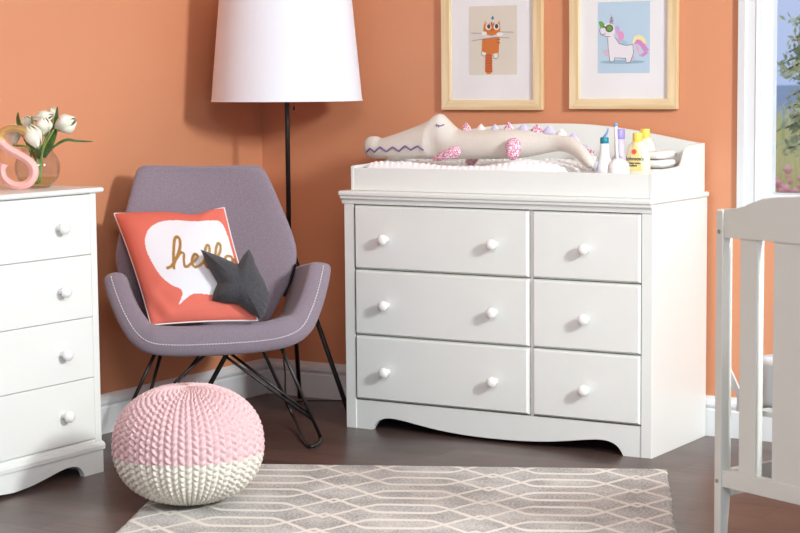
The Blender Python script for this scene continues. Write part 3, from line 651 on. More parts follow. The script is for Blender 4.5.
def tulip_head(c, ax, L_, R_, openr=0.):
    c = npy(c); ax = npy(ax)/np.linalg.norm(ax); a = np.array([0, 0, 1.]) if abs(ax[2]) < .9 else np.array([1., 0, 0]); u = np.cross(ax, a); u /= np.linalg.norm(u); v = np.cross(ax, u); gs = []
    for k in range(6):
        th0 = k*PI/3+(.2 if k % 2 else 0); rr = R_*(1 if k % 2 else .9); V = []
        ns, nt_ = 10, 9
        for i in range(ns):
            s = i/(ns-1); prof_r = rr*(math.sin(min(s*1.25+.08, 1.35)*PI/2.0))**.8*(1-.80*(max(0, s-.45)/.55)**1.6*(1-openr)); wid = .80*math.sin(min(1, s*1.5+.15)*PI/2)*(1-max(0, (s-.55)/.45)**2.2)+.02
            for j in range(nt_):
                w2 = (j/(nt_-1)-.5)*2; th = th0+w2*wid
                rr2 = prof_r*(1-.05*w2*w2)+.0008*(k % 2)
                V.append(c+ax*(L_*(s-.04*w2*w2))+rr2*(math.cos(th)*u+math.sin(th)*v))
        Fc = [(i*nt_+j, i*nt_+j+1, (i+1)*nt_+j+1, (i+1)*nt_+j) for i in range(ns-1) for j in range(nt_-1)]
        gs.append((V, Fc))
    return join(*gs)
def leaf_geo(pts, wmax, up=(0, -1, 0)):
    p = spline(pts, 6); n = len(p); V = []; Fc = []
    for i in range(n):
        t_ = p[min(i+1, n-1)]-p[max(i-1, 0)]; t_ /= np.linalg.norm(t_); sd = np.cross(t_, npy(up)); sd /= np.linalg.norm(sd)+1e-9; s = i/(n-1)
        w_ = wmax*(math.sin(PI*min(1, s*.92+.08))**.8)+.0006; nn = np.cross(sd, t_)
        V += [p[i]-sd*w_, p[i]+nn*w_*.25, p[i]+sd*w_]
    for i in range(n-1):
        for j in range(2): a = i*3+j; Fc.append((a, a+1, a+4, a+3))
    return V, Fc
bot = vb+np.array([0, 0, .012])
def tulip(px, py, tipx, tipy, L_px, R_px, d, label, leaf=None, lw=.012, bud=False):
    b = P(px, py, d); tip = P(tipx, tipy, d-.01); ax = tip-b; s_ = F/d
    foot = bot+np.array([random.uniform(-.022, .022), random.uniform(-.02, .02), random.uniform(0, .006)])
    t = thing('tulip', label, 'tulip', foot, 'white tulips in the glass vase')
    neck = vb+np.array([(b[0]-vb[0])*.35, (b[1]-vb[1])*.35, prof_[-1][1]+0.0])
    obj('stem', tube(spline([foot, (foot+neck)/2, neck, b-ax/np.linalg.norm(ax)*.004+np.array([0, 0, 0]), b+ax*.05], 6), .0032, 8), 'stem', t, smooth=True)
    obj('bloom', tulip_head(b, ax, L_px/s_*1.08, R_px/s_*1.35, .1), 'leaf' if bud else 'petal', t, smooth=True)
    if leaf: obj('leaf', leaf_geo([neck+np.array([0, 0, -.03])]+[P(*l, d+.01) for l in leaf], lw), 'leaf', t, smooth=True)
tulip(56, 128, 75, 120, 21, 8.5, 5.74, 'large white tulip leaning right, rightmost in the vase', leaf=[(50, 145), (55, 128), (57.5, 106)], lw=.013)
tulip(43, 134, 44, 118, 16, 7.2, 5.70, 'round white tulip upright in the middle of the bunch')
tulip(33, 119, 54, 115, 20, 5.5, 5.74, 'white tulip lying flat across the top of the bunch')
tulip(38, 147, 28, 124, 22, 7.5, 5.66, 'white tulip drooping just behind the gold curve', leaf=[(38, 150), (28, 140), (20, 122)], lw=.014)
tulip(14, 144, 13, 121, 19, 6.5, 5.72, 'leftmost white tulip seen through the upper letter curve')
tulip(30, 128, 23, 113, 12, 6, 5.80, 'small greenish white tulip at the back left', leaf=[(24, 135), (18.5, 122), (18, 112)], lw=.010)
tulip(53, 117, 52.5, 106.5, 9.5, 3.8, 5.78, 'small tulip bud at the very top of the bunch', leaf=[(55, 146), (66, 140), (78, 141), (93, 141.5)], lw=.004)
tulip(49, 140, 51, 128, 10, 5, 5.80, 'half hidden white tulip low behind the round one', leaf=[(46, 152), (50, 140), (54, 124)], lw=.02)

# ------------------------------------------------------------------ floor lamp
lp0 = npy([.345, -.32, 0]); lx, ly = lp0[0], lp0[1]
fl = thing('floor_lamp', 'tall floor lamp with tapered white shade on a thin black pole in the corner', 'floor lamp', lp0)
hub = .63
obj('pole', tube([(lx, ly, .60), (lx, ly, 1.60)], .0088, 14), 'black', fl, smooth=True)
obj('hub', lathe([(.006, 0), (.016, .006), (.018, .02), (.018, .045), (.012, .055), (.0088, .06)], (lx, ly, .60), 24), 'black', fl, smooth=True)
for fx, fy in ((.208, -.068), (.640, -.372), tuple(on(187, 428, 2, 0)[:2])):
    obj('leg', tube([(lx, ly, hub), (fx, fy, .006)], [.0085, .0085], 12), 'black', fl, smooth=True)
def shade():
    zb, zt, rb, rt = 1.135, 1.545, .2715, .2335; n = 72; L_ = []
    for r, z in ((rb, zb), (rt, zt), (rt-.002, zt), (rb-.002, zb)):
        L_.append([(lx+r*math.cos(2*PI*k/n), ly+r*math.sin(2*PI*k/n), z) for k in range(n)])
    return loft(L_, ring=True)
sh = obj('lamp_shade', shade(), 'shade', fl, smooth=False)
sh.data.polygons.foreach_set('use_smooth', [True]*len(sh.data.polygons)); es = sh.modifiers.new('es', 'EDGE_SPLIT')
for z, r in ((1.137, .2712), (1.543, .2338)):
    obj('shade_ring', tube([(lx+r*math.cos(a), ly+r*math.sin(a), z) for a in np.linspace(0, 2*PI, 72, endpoint=False)], .0022, 6, closed=True), 'shade', sh, smooth=True)
obj('shade_spider', join(*[tube([(lx, ly, 1.5), (lx+.232*math.cos(a), ly+.232*math.sin(a), 1.54)], .002, 6) for a in (0, 2.094, 4.189)]), 'black', fl)
obj('bulb', lathe([(.012, 0), (.013, .02), (.028, .055), (.03, .075), (.022, .098), (.002, .106)], (lx, ly, 1.30), 24), 'plastic', fl, smooth=True)
pc = P(294, 104, 6.72)
obj('pull_chain', join(tube([(pc[0], pc[1], 1.30), (pc[0], pc[1], 1.114)], .0011, 5), lathe([(.0015, 0), (.004, -.004), (.0035, -.011), (.001, -.014)], (pc[0], pc[1], 1.116), 12)), 'black', fl)
cordp = [P(283.5, 330, 6.8), P(284, 347, 6.83), P(285, 372, 6.87), P(286.6, 394, 6.9)]; 
c3 = on(287, 401, 2, .006)
obj('power_cord', tube(spline([np.array([lx, ly-.0, .62]), cordp[1], cordp[2], c3, c3+np.array([.05, .03, 0]), np.array([.42, -.03, .006])], 7), .0028, 6), 'black', fl, smooth=True)

# ------------------------------------------------------------------ rocking armchair
A_ = math.radians(40); cn = npy([math.sin(A_), -math.cos(A_), 0]); ce = npy([math.cos(A_), math.sin(A_), 0]); up = npy([0, 0, 1])
Sf = P(218, 341, 6.14)                                            # middle of the front lip
def cpl(px, py, back):                                            # on the plane `back` metres behind the front lip
    o = Sf-cn*back; d = ray(px, py); return CAM+d*(((o-CAM)@cn)/(d@cn))
chair = thing('rocking_chair', 'mauve grey upholstered rocking armchair with black rod legs', 'armchair', (Sf[0]-cn[0]*.25, Sf[1]-cn[1]*.25, 0))
# U-shaped seat shell: centre line of the padded front edge, seen from the front
uc = [(112.5, 272.5), (115, 282), (121, 299), (129.5, 317), (140, 332), (153, 339.5), (175, 341.5), (200, 341), (230, 339.5), (262, 337), (285, 332.5), (300, 324), (309.5, 306), (316, 286), (320, 269), (320.8, 262)]
n_u = len(uc); back_front = [.09, .08, .055, .03, .012, 0, 0, 0, 0, 0, 0, .012, .03, .05, .075, .085]
cl = spline([list(cpl(px, py, bf)) for (px, py), bf in zip(uc, back_front)], 5)
prm = np.linspace(-1, 1, len(cl))
cen = cl.mean(0)
def seat_section(i, th, shrink=1.):
    t_ = cl[min(i+1, len(cl)-1)]-cl[max(i-1, 0)]; t_ /= np.linalg.norm(t_); N_ = np.cross(cn, t_); N_ /= np.linalg.norm(N_)
    if N_[2] > 0 and abs(prm[i]) < .4: N_ = -N_
    if abs(prm[i]) >= .4 and (N_@(cl[i]-(Sf+up*.2))) < 0: N_ = -N_
    s = abs(prm[i]); depth = .40-.14*max(0, (s-.45)/.55)**1.5; h = th
    # arms lean and close in towards the back; the seat drops towards the back
    side_ = np.sign(prm[i])*max(0, (s-.35)/.65)
    pts = []
    nb = 9
    secs = []
    for k in range(nb):                                           # from front to back along the top (inner) side
        f = k/(nb-1); off = -cn*(depth*f)
        drop = -up*(.045*f*(1-min(1, s*1.1))) - ce*side_*((.085 if side_ > 0 else .05)*f) - up*(.05*f*min(1, abs(side_)*1.2))
        secs.append((cl[i]+off+drop, h*(1-.45*f)))
    fr_ = [cl[i]+cn*.012+(-N_)*h*math.sin(a)*1.0+cn*(h*.55*math.cos(a)-.012)*shrink for a in np.linspace(-PI/2, PI/2, 9)]
    top_ = [c_-N_*hh for c_, hh in secs[1:]]; bot_ = [c_+N_*hh for c_, hh in secs[1:]][::-1]
    return fr_+top_+bot_
loops = []
for i in range(len(cl)):
    e = min(i, len(cl)-1-i)/5.0; k = math.sqrt(max(.06, 1-(1-min(1, e))**2)); base_th = np.interp(abs(prm[i]), [0, .35, .6, 1], [.052, .050, .043, .036])
    loops.append(seat_section(i, base_th*k, k))
def cap_round(lp, nxt, d):
    c = npy(lp).mean(0); return [c+(npy(p)-c)*.5+d for p in lp]
t0 = cl[0]-cl[2]; t0 /= np.linalg.norm(t0); t1 = cl[-1]-cl[-3]; t1 /= np.linalg.norm(t1)
loops = [cap_round(loops[0], 0, t0*.006)]+loops+[cap_round(loops[-1], 0, t1*.006)]
obj('seat', loft(loops), 'fabric', chair, smooth=True, sub=1)
# backrest: rows from top to bottom (y, left, right, distance behind the lip)
rows = [(164.6, 147, 254, .385), (165.4, 142, 259, .384), (168, 137.8, 262.5, .382), (173, 135.2, 266, .380), (185, 131.8, 272, .372), (205, 126.6, 280.5, .358), (225, 121, 289, .342), (243, 116.8, 295, .328), (252, 115.6, 296, .32), (262, 115.8, 295.5, .312), (275, 118.5, 291.5, .302), (293, 127, 283, .292), (312, 137, 273, .282), (332, 150, 262, .274), (345, 158, 254, .268)]
rows = spline([list(r_) for r_ in rows], 2)
loops = []
for j, (py, l_, r_, bk) in enumerate(rows):
    tip_ = min(j, 4)/4; th = .034*(.55+.45*math.sqrt(1-(1-tip_)**2)); n = 22; fr_ = []; bk_ = []
    a = cpl(l_, py, bk); b = cpl(r_, py, bk); w_ = np.linalg.norm(b-a)
    for k in range(n):
        f = -math.cos(PI*k/(n-1)); c = (a+b)/2+(b-a)/2*f
        saddle = -up*(.010*(1-f*f))*max(0, 1-j/6)
        curve = cn*(.055*f*f-.02)*min(1, .35+j/12)
        e = math.sqrt(max(0, 1-abs(f)**5))
        fr_.append(c+curve+saddle+cn*th*e); bk_.append(c+curve+saddle-cn*th*e)
    loops.append(fr_+bk_[1:-1][::-1])
obj('backrest', loft(loops), 'fabric', chair, smooth=True, sub=1)
# stitching on the front face of the lip: short stitches
st = []
for i in range(2, len(cl)-2):
    t_ = cl[i+1]-cl[i-1]; t_ /= np.linalg.norm(t_); N_ = np.cross(cn, t_)
    if (N_@(cl[i]-(Sf+up*.25))) < 0: N_ = -N_
    hh_ = np.interp(abs(prm[i]), [0, .35, .6, 1], [.052, .050, .043, .036]); st.append(cl[i]+N_*.008+cn*(hh_*.55*math.sqrt(1-(.008/hh_)**2)+.0002))
st = spline(st, 5); seg = []
sl = np.concatenate([[0], np.cumsum(np.linalg.norm(np.diff(st, axis=0), axis=1))]); tot = sl[-1]; k = 0.
while k+.006 < tot:
    pa = npy([np.interp(k, sl, st[:, c]) for c in range(3)]); pb = npy([np.interp(k+.006, sl, st[:, c]) for c in range(3)]); seg.append(tube([pa, pb], .0018, 5)); k += .0095
o = obj('stitching', join(*seg), 'thread', chair); o['label'] = 'pale stitched seam'
br0 = [cpl(296, 264, .25), cpl(291, 279, .26), cpl(284, 296, .27)]
obj('side_bracket', tube(br0, .0055, 8), 'black', chair)
# rods
def rod(name, pts, r=.0062, par=None): return obj(name, tube(spline(pts, 6) if len(pts) > 2 else pts, r, 10), 'black', par or chair, smooth=True)
def fp(px, py, z=.008): return on(px, py, 2, z)
RF, RR = fp(321, 438), fp(294, 418, .03); LF, LR = fp(116, 437, .03), fp(140, 431, .06)
zs = .335
def top_at(px, py, d): return P(px, py, d)
mR1, mR2 = P(278, 340, 6.26), P(260, 344, 6.42); mL1, mL2 = P(158, 347, 6.22), P(163, 346, 6.40)
rod('leg', [mR1, RF]); rod('leg', [mL1, LF])
low = fp(311, 446.5)
obj('rocker', tube(spline([mR2, (mR2+RR)/2, RR+(mR2-RR)*.08, fp(299, 431, .012), fp(305, 442, .007), low, fp(318, 443.5, .008), RF], 6), .0062, 10), 'black', chair, smooth=True)
obj('rocker', tube(spline([mL2, (mL2+LR)/2, LR+(mL2-LR)*.08, (LR+LF)/2+np.array([.02, -.02, -.045]), LF+np.array([.02, -.03, -.022]), LF], 6), .0062, 10), 'black', chair, smooth=True)
ax0, ax1 = P(216, 346, 6.24), P(213, 346, 6.34)
footr = RF*.82+mR1*.18; footl = LF*.8+mL1*.2
footr2 = RR*.35+RF*.65+np.array([0, 0, .03])
rod('cross_rod', [P(214, 348, 6.22), footr], .0048); rod('cross_rod', [P(222, 347, 6.34), footr+np.array([-.008, .01, .012])], .0048)
rod('cross_rod', [P(213, 348, 6.22), LF*.96+mL1*.04], .0048); rod('cross_rod', [P(206, 347, 6.34), LR*.85+mL2*.15+np.array([.03, 0, 0])], .0048)
obj('seat_frame', join(tube([mL1, P(213, 347, 6.22), P(222, 347, 6.22), mR1], .006, 8), tube([mL2, P(206, 346, 6.34), P(222, 346, 6.34), mR2], .006, 8), tube([mL1, mL2], .006, 8), tube([mR1, mR2], .006, 8)), 'black', chair)
obj('foot_ball', lathe([(.001, -.008), (.007, -.005), (.0085, 0), (.007, .005), (.001, .008)], RF, 16), 'black', chair, smooth=True)

# ------------------------------------------------------------------ coral cushion with a speech bubble
cTL, cTR, cBR, cBL = P(114, 213.5, 6.33), P(224, 207.5, 6.34), P(257.5, 320.5, 6.12), P(151, 325, 6.115)
def b2(a, b): return (a/2.804+90, b/2.804+150)
def pix_uv(px, py):                                               # inverse bilinear in the picture of the cushion
    q_ = npy([(114, 213.5), (224, 207.5), (257.5, 320.5), (151, 325)]); u, v = .5, .5
    for _ in range(12):
        f = (1-u)*(1-v)*q_[0]+u*(1-v)*q_[1]+u*v*q_[2]+(1-u)*v*q_[3]-npy([px+.6, py+2.5])
        fu = (1-v)*(q_[1]-q_[0])+v*(q_[2]-q_[3]); fv = (1-u)*(q_[3]-q_[0])+u*(q_[2]-q_[1])
        d = np.linalg.solve(np.stack([fu, fv], 1), -f); u += d[0]; v += d[1]
    return (u, v)
bub = [(153, 262), (165, 230), (195, 207), (240, 198), (300, 195), (350, 196), (372, 206), (388, 235), (400, 270), (410, 310), (418, 360), (424, 405), (405, 416), (360, 417), (300, 414), (275, 424), (250, 442), (261, 418), (256, 402), (225, 388), (195, 360), (170, 320), (157, 290)]
bub = [pix_uv(*b2(*p_)) for p_ in bub]; bub = spline(bub, 4, True).tolist()
def z7(a, b): return (a/4.1+150, b/4.1+195)
strokes = [[(68, 303), (85, 295), (104, 268), (120, 225), (121, 190), (111, 170), (99, 182), (95, 225), (94, 270), (96, 304)], [(96, 290), (108, 262), (126, 240), (138, 245), (138, 272), (142, 298), (154, 298), (170, 284)],
    [(170, 284), (188, 268), (196, 252), (186, 243), (175, 258), (172, 282), (184, 300), (205, 292)], [(205, 292), (226, 268), (244, 232), (243, 205), (233, 202), (226, 232), (226, 275), (236, 298), (252, 290)],
    [(252, 290), (272, 262), (290, 226), (290, 197), (280, 192), (272, 220), (270, 265), (280, 288), (296, 280)], [(332, 240), (318, 244), (310, 262), (318, 278), (334, 274), (343, 256), (336, 240), (344, 250), (356, 246)]]
strokes = [spline([pix_uv(*z7(*p_)) for p_ in s_], 5).tolist() for s_ in strokes]
def cushion():
    n = 190; u, v = np.meshgrid(np.linspace(0, 1, n), np.linspace(0, 1, n)); 
    col = paint_shapes(u, v, (228, 116, 98), [('p', [(a_, b_+.018) for a_, b_ in bub], (240, 241, 246))]+[('g', [(a_-.0, b_+.048) for a_, b_ in s_], (214, 178, 108), .0120 if i else .0135) for i, s_ in enumerate(strokes)])
    U, V_ = u[..., None], v[..., None]
    # edges draw in between the corners
    a, b = 2*u-1, 2*v-1
    pu = u+(-.02*a*(1-b*b)); pv = v+(-.012*b*(1-a*a))+.045*np.exp(-((u-.72)/.17)**2)*(1-v)**2; pu, pv = pu[..., None], pv[..., None]
    base = (1-pu)*(1-pv)*cTL+pu*(1-pv)*cTR+pu*pv*cBR+(1-pu)*pv*cBL
    nrm = np.cross(cTR-cTL, cBL-cTL); nrm /= np.linalg.norm(nrm)
    if nrm@cn < 0: nrm = -nrm
    h = ((1-a**4)*(1-b**4))**.55*.052
    wr = .0022*np.sin(26*(u*.4+v))*np.exp(-((u-.1)**2+(v-.95)**2)*14)+.003*np.sin(30*(u-.6*v))*np.exp(-((u-.05)**2+(v-1.)**2)*30)+.0022*np.sin(24*(u+v))*np.exp(-((u-.95)**2+(v-.05)**2)*25)
    wr = wr*1.9+.0022*np.sin(9*u+5*v)+.0022*np.sin(38*(u*.25+v))*np.exp(-((v-.93)/.09)**2)
    front = base+nrm*(h+wr*(h/.052)**.5)[..., None]; back = base-nrm*(h*.75)[..., None]
    N_ = n*n; V3 = np.vstack([front.reshape(-1, 3), back.reshape(-1, 3)]); Fc = []
    for j in range(n-1):
        for i in range(n-1):
            a_ = j*n+i; Fc.append((a_, a_+1, a_+n+1, a_+n)); Fc.append((N_+a_, N_+a_+n, N_+a_+n+1, N_+a_+1))
    colb = np.ones((N_, 4)); colb[:] = lin((228, 116, 98))
    border = [base[0, i] for i in range(n)]+[base[j, n-1] for j in range(1, n)]+[base[n-1, i] for i in range(n-2, -1, -1)]+[base[j, 0] for j in range(n-2, 0, -1)]
    return (V3, Fc), np.vstack([col.reshape(-1, 4), colb]), border
M['cushion'] = vcol_mat('printed coral cotton', .85, True, bump=.25, bscale=700)
geo, colr, border = cushion()
cu = obj('throw_cushion', geo, 'cushion', smooth=True, paint=colr); tag(cu, 'coral cushion with white speech bubble and gold hello, propped on the armchair', 'cushion')
obj('piping', tube(border[::3], .0028, 6, closed=True), 'piping', cu, smooth=True)

# ------------------------------------------------------------------ charcoal star cushion
sc = P(240, 287, 6.12); DP = lambda y_: 6.12+(287-y_)*.0009
tips = [(a, b, DP(b)) for a, b in ((200.3, 249.3), (249, 249), (269, 293), (261, 319.5), (211.8, 300.5))]
nv = [(a, b, DP(b)) for a, b in ((237.5, 264), (256.5, 266.5), (267.5, 308), (238, 304.5), (217, 283))]
def star():
    toc = CAM-sc; toc /= np.linalg.norm(toc); nm = toc*.75+cn*.25+up*.15; nm /= np.linalg.norm(nm)
    pts = []
    for i in range(5):
        a, v_, b = npy(tips[i]), npy(nv[i]), npy(tips[(i+1) % 5]); c0 = npy([240, 287, 6.12])
        ia = a+(v_-a)*.07; ib = b+(v_-b)*.07; out = lambda p_, k: p_+(p_-c0)*k
        pts += [a+(v_-a)*.02, a+(v_-a)*.10, out((a+v_)/2, .035), a*.2+v_*.8, v_, b*.2+v_*.8, out((b+v_)/2, .035), b+(v_-b)*.10, b+(v_-b)*.02]
    rg2 = spline(pts, 4, True); n = len(rg2); ring = npy([P(*p_) for p_ in rg2]); cx2 = rg2[:, :2]
    cl_ = np.vstack([cx2, cx2[:1]]).tolist(); K = 22; V = []; Fc = []
    for s_, hh in ((1, .060), (-1, .035)):
        HG = []
        for k in range(0, K+1):
            f = 1-(1-k/K)**1.35
            q2_ = npy([240, 287])+(cx2-npy([240, 287]))*f
            d = dist(q2_[:, 0], q2_[:, 1], cl_); R0 = 17.
            hgt = hh*np.sqrt(1-(1-np.clip(d/R0, 0, 1))**2)
            HG.append(hgt)
        HG = npy(HG); 
        for _ in range(60):
            q_ = HG.copy(); q_[1:-1] = (HG[:-2]+HG[2:]+HG[1:-1]*2)/4; q_ = (np.roll(q_, 1, 1)+np.roll(q_, -1, 1)+2*q_)/4; q_[-1] = 0; q_[0] = q_[1].mean(); HG = q_
        for k in range(K+1):
            f = 1-(1-k/K)**1.35
            for i in range(n): V.append(sc+(ring[i]-sc)*f+nm*s_*HG[k, i]*1.15)
    for s_ in (0, 1):
        o_ = s_*(K+1)*n
        for k in range(K):
            for i in range(n): Fc.append((o_+k*n+i, o_+k*n+(i+1) % n, o_+(k+1)*n+(i+1) % n, o_+(k+1)*n+i))
    return V, Fc
V, Fc = star()
tag(obj('star_cushion', (V, Fc), 'felt', smooth=True), 'small charcoal grey star shaped cushion leaning on the coral cushion', 'cushion')

# ------------------------------------------------------------------ knitted pouf
pcn = P(188.4, 444.5, 5.37); PA, PB = .2165, .172
def pouf():
    cols, rws = 66, 30; nu, nv_ = cols*9, rws*11
    u = np.arange(nu)/nu; v = np.linspace(0, 1, nv_+1); Ug, Vg = np.meshgrid(u, v)
    c = Ug*cols; r = Vg*rws
    ci = np.floor(c); x = c-ci-.5; odd = ci % 2; sg = 1-2*odd; r = r+.12*np.sin(ci*12.7)+.06*np.sin(r*3.1+ci)
    h = np.cos(PI*x*.96)**.75*(.22+.78*np.abs(np.cos(PI*(r+.5*odd+.5*x*sg)))**.9)
    h = h+.25*(.5-np.abs(x))*0
    phi = (.5-Vg)*PI; fade = np.clip(np.cos(phi)*2.0, .05, 1)
    amp = .0135*fade
    p = 2.25   # super-ellipse
    cphi, sphi = np.abs(np.cos(phi))**(2/p), np.sign(np.sin(phi))*np.abs(np.sin(phi))**(2/p)
    wob = 1+.008*np.sin(3*2*PI*Ug+1)+.006*np.sin(5*2*PI*Ug)
    rad = PA*cphi*wob; z = PB*sphi
    nr, nz = np.cos(phi), np.sin(phi)*1.2; L_ = np.hypot(nr, nz); nr, nz = nr/L_, nz/L_
    rr = rad+(h-1)*amp*nr; zz = z+(h-1)*amp*nz
    zz = np.where(phi > 1.3, zz-.006*(phi-1.3)/.27, zz)
    th = 2*PI*Ug+.25*np.clip(phi-1.0, 0, 1)
    zc = np.maximum(PB+zz, .001)+.009
    V = np.stack([pcn[0]+rr*np.cos(th), pcn[1]+rr*np.sin(th), zc], -1).reshape(-1, 3)
    edge = -.10+.012*np.sin(2*PI*r)*0
    pk = (Vg*rws < rws*.535)
    vn = np.random.rand(*h.shape)*.05
    col = np.ones(h.shape+(4,)); a_, b_ = npy(lin((226, 193, 194))), npy(lin((226, 221, 208)))
    col[:] = b_; col[pk] = a_; col[..., :3] *= (1-vn)[..., None]
    Fc = [(j*nu+i, j*nu+(i+1) % nu, (j+1)*nu+(i+1) % nu, (j+1)*nu+i) for j in range(nv_) for i in range(nu)]
    return (V, Fc), col.reshape(-1, 4)
M['yarn'] = vcol_mat('knitted cotton cord', .95, bump=.4, bscale=500)
geo, colr = pouf()
tag(obj('knitted_pouf', geo, 'yarn', smooth=True, paint=colr), 'round knitted pouf, pink above and cream below, on the rug corner', 'pouf')

# ------------------------------------------------------------------ rug
RTR = npy([1.963, -.612, 0]); ra = npy([-.905, -.425, 0]); rb = npy([.425, -.905, 0]); RW, RL = 1.50, 2.1
def rug_mat():
    D = mat('grey woven rug with cream trellis', (176, 170, 164), .95, spec=.1); nt = D.node_tree; b = nt.nodes['Principled BSDF']; L = nt.links.new; N = nt.nodes.new
    def math_(op, a, b_=None, c=None):
        n_ = N('ShaderNodeMath'); n_.operation = op
        for i, x in enumerate((a, b_, c)):
            if x is None: continue
            if isinstance(x, (int, float)): n_.inputs[i].default_value = x
            else: L(x, n_.inputs[i])
        return n_.outputs[0]
    uv = N('ShaderNodeAttribute'); uv.attribute_name = 'rugpos'; sx = N('ShaderNodeSeparateXYZ'); L(uv.outputs['Vector'], sx.inputs[0]); u, v = sx.outputs[0], sx.outputs[1]
    LX, PY, C0 = .434, .183, .098
    nz = N('ShaderNodeTexNoise'); L(uv.outputs['Vector'], nz.inputs['Vector']); nz.inputs['Scale'].default_value = 30
    u2 = math_('ADD', u, math_('MULTIPLY', math_('SUBTRACT', nz.outputs[0], .5), .012))
    f = math_('ABSOLUTE', math_('SUBTRACT', math_('FRACT', math_('ADD', math_('DIVIDE', math_('SUBTRACT', u2, C0), LX), .5)), .5))   # 0 at crossing centre, .5 at flat centre
    s = N('ShaderNodeMapRange'); s.interpolation_type = 'LINEAR'; L(f, s.inputs[0]); s.inputs[1].default_value = 0; s.inputs[2].default_value = .5; s.inputs[3].default_value = -.63; s.inputs[4].default_value = .87
    a = math_('SMOOTH_MIN', s.outputs[0], .265, .22)
    vp = math_('ADD', math_('DIVIDE', v, PY), -.27)
    outs = []
    for sg in (1, -1):
        ph = math_('SUBTRACT', vp, math_('MULTIPLY', a, sg)); d = math_('ABSOLUTE', math_('SUBTRACT', math_('FRACT', math_('ADD', ph, .5)), .5)); outs.append(d)
    d = math_('MINIMUM', outs[0], outs[1])
    wn = N('ShaderNodeTexNoise'); L(uv.outputs['Vector'], wn.inputs['Vector']); wn.inputs['Scale'].default_value = 220
    dd = math_('ADD', d, math_('MULTIPLY', math_('SUBTRACT', wn.outputs[0], .5), .05))
    ln = N('ShaderNodeMapRange'); L(dd, ln.inputs[0]); ln.inputs[1].default_value = .05; ln.inputs[2].default_value = .085; ln.inputs[3].default_value = 1; ln.inputs[4].default_value = 0
    n1 = N('ShaderNodeTexNoise'); L(uv.outputs['Vector'], n1.inputs['Vector']); n1.inputs['Scale'].default_value = 130; n1.inputs['Detail'].default_value = 4
    n2 = N('ShaderNodeTexNoise'); L(uv.outputs['Vector'], n2.inputs['Vector']); n2.inputs['Scale'].default_value = 7; n2.inputs['Detail'].default_value = 5
    k = math_('ADD', math_('MULTIPLY', n1.outputs[0], .6), math_('MULTIPLY', n2.outputs[0], .4))
    cr = N('ShaderNodeMapRange'); L(k, cr.inputs[0]); cr.inputs[1].default_value = .4; cr.inputs[2].default_value = .6
    g1 = N('ShaderNodeMix'); g1.data_type = 'RGBA'; L(cr.outputs[0], g1.inputs[0]); g1.inputs[6].default_value = lin((152, 149, 146)); g1.inputs[7].default_value = lin((208, 206, 202))
    g2 = N('ShaderNodeMix'); g2.data_type = 'RGBA'; L(ln.outputs[0], g2.inputs[0]); L(g1.outputs[2], g2.inputs[6]); g2.inputs[7].default_value = lin((226, 221, 212))
    L(g2.outputs[2], b.inputs['Base Color'])
    bp = N('ShaderNodeBump'); bp.inputs['Strength'].default_value = .5; bp.inputs['Distance'].default_value = .003; L(n1.outputs[0], bp.inputs['Height']); L(bp.outputs[0], b.inputs['Normal'])
    return D
def rug():
    nu, nv_ = 151, 211; V = []; UVp = []
    for j in range(nv_):
        for i in range(nu):
            u, v = RW*i/(nu-1), RL*j/(nv_-1); eu = .0012*math.sin(v*91)+.0025*math.sin(v*13) if i in (0, nu-1) else 0; ev = .001*math.sin(u*97)+.0015*math.sin(u*21) if j in (0, nv_-1) else 0
            e = min(u, RW-u, v, RL-v); z = .0075*min(1, (e+.002)/.012)**.5+.0006*math.sin(u*17)*math.sin(v*13)
            p = RTR+ra*(u+eu)+rb*(v+ev); V.append((p[0], p[1], z)); UVp.append((u, v, 0))
    Fc = [(j*nu+i, j*nu+i+1, (j+1)*nu+i+1, (j+1)*nu+i) for j in range(nv_-1) for i in range(nu-1)]
    N_ = len(V); border = [i for i in range(nu)]+[j*nu+nu-1 for j in range(1, nv_)]+[(nv_-1)*nu+i for i in range(nu-2, -1, -1)]+[j*nu for j in range(nv_-2, 0, -1)]
    for b_ in border: V.append((V[b_][0], V[b_][1], .0005)); UVp.append(UVp[b_])
    n = len(border)
    for k in range(n): Fc.append((border[k], border[(k+1) % n], N_+(k+1) % n, N_+k))
    return (V, Fc), UVp
M['rug'] = rug_mat(); geo, uvp = rug()
ro = obj('area_rug', geo, 'rug', smooth=True); at = ro.data.attributes.new('rugpos', 'FLOAT_VECTOR', 'POINT'); at.data.foreach_set('vector', npy(uvp).ravel())
tag(ro, 'grey area rug with cream trellis pattern on the dark floor', 'rug')

# ------------------------------------------------------------------ crib
c1 = npy([.920, -.392, 0]); c2 = npy([.392, .920, 0]); K0 = P(716.3, 209.5, 4.70); K0[2] = 0; HT = .882
def kb(a0, a1, b0, b1, z0, z1): return obox(K0+c1*a0+c2*b0+up*z0, c1*(a1-a0), c2*(b1-b0), up*(z1-z0))
def kon(px, py, b):                                               # (along, height) on the plane b behind the panel face
    o = K0+c2*b; d = ray(px, py); p = CAM+d*(((o-CAM)@c2)/(d@c2)); return (p-K0)@c1, p[2]
crib = thing('crib', 'white wooden crib with arched end panel cut off at the right edge', 'crib', K0+c1*.35+c2*.6)
pw = kon(722.3, 260, 0)[0]; PD = .036; END = .72
def post(a, b, nm='post'):
    pts = [(0, 0), (0, HT-.003), (.003, HT), (PD-.003, HT), (PD, HT-.003), (PD, .19), (PD-.001, .15), (PD-.008, .08), (PD-.014, 0)]
    return obj(nm, poly_fill(pts, lambda p: K0+c1*a+c2*(b+p[0])+up*p[1], c1*pw), 'cribwhite', crib, bevel=.0015)
po = post(0, 0); post(END-pw, 0)
RB = .004
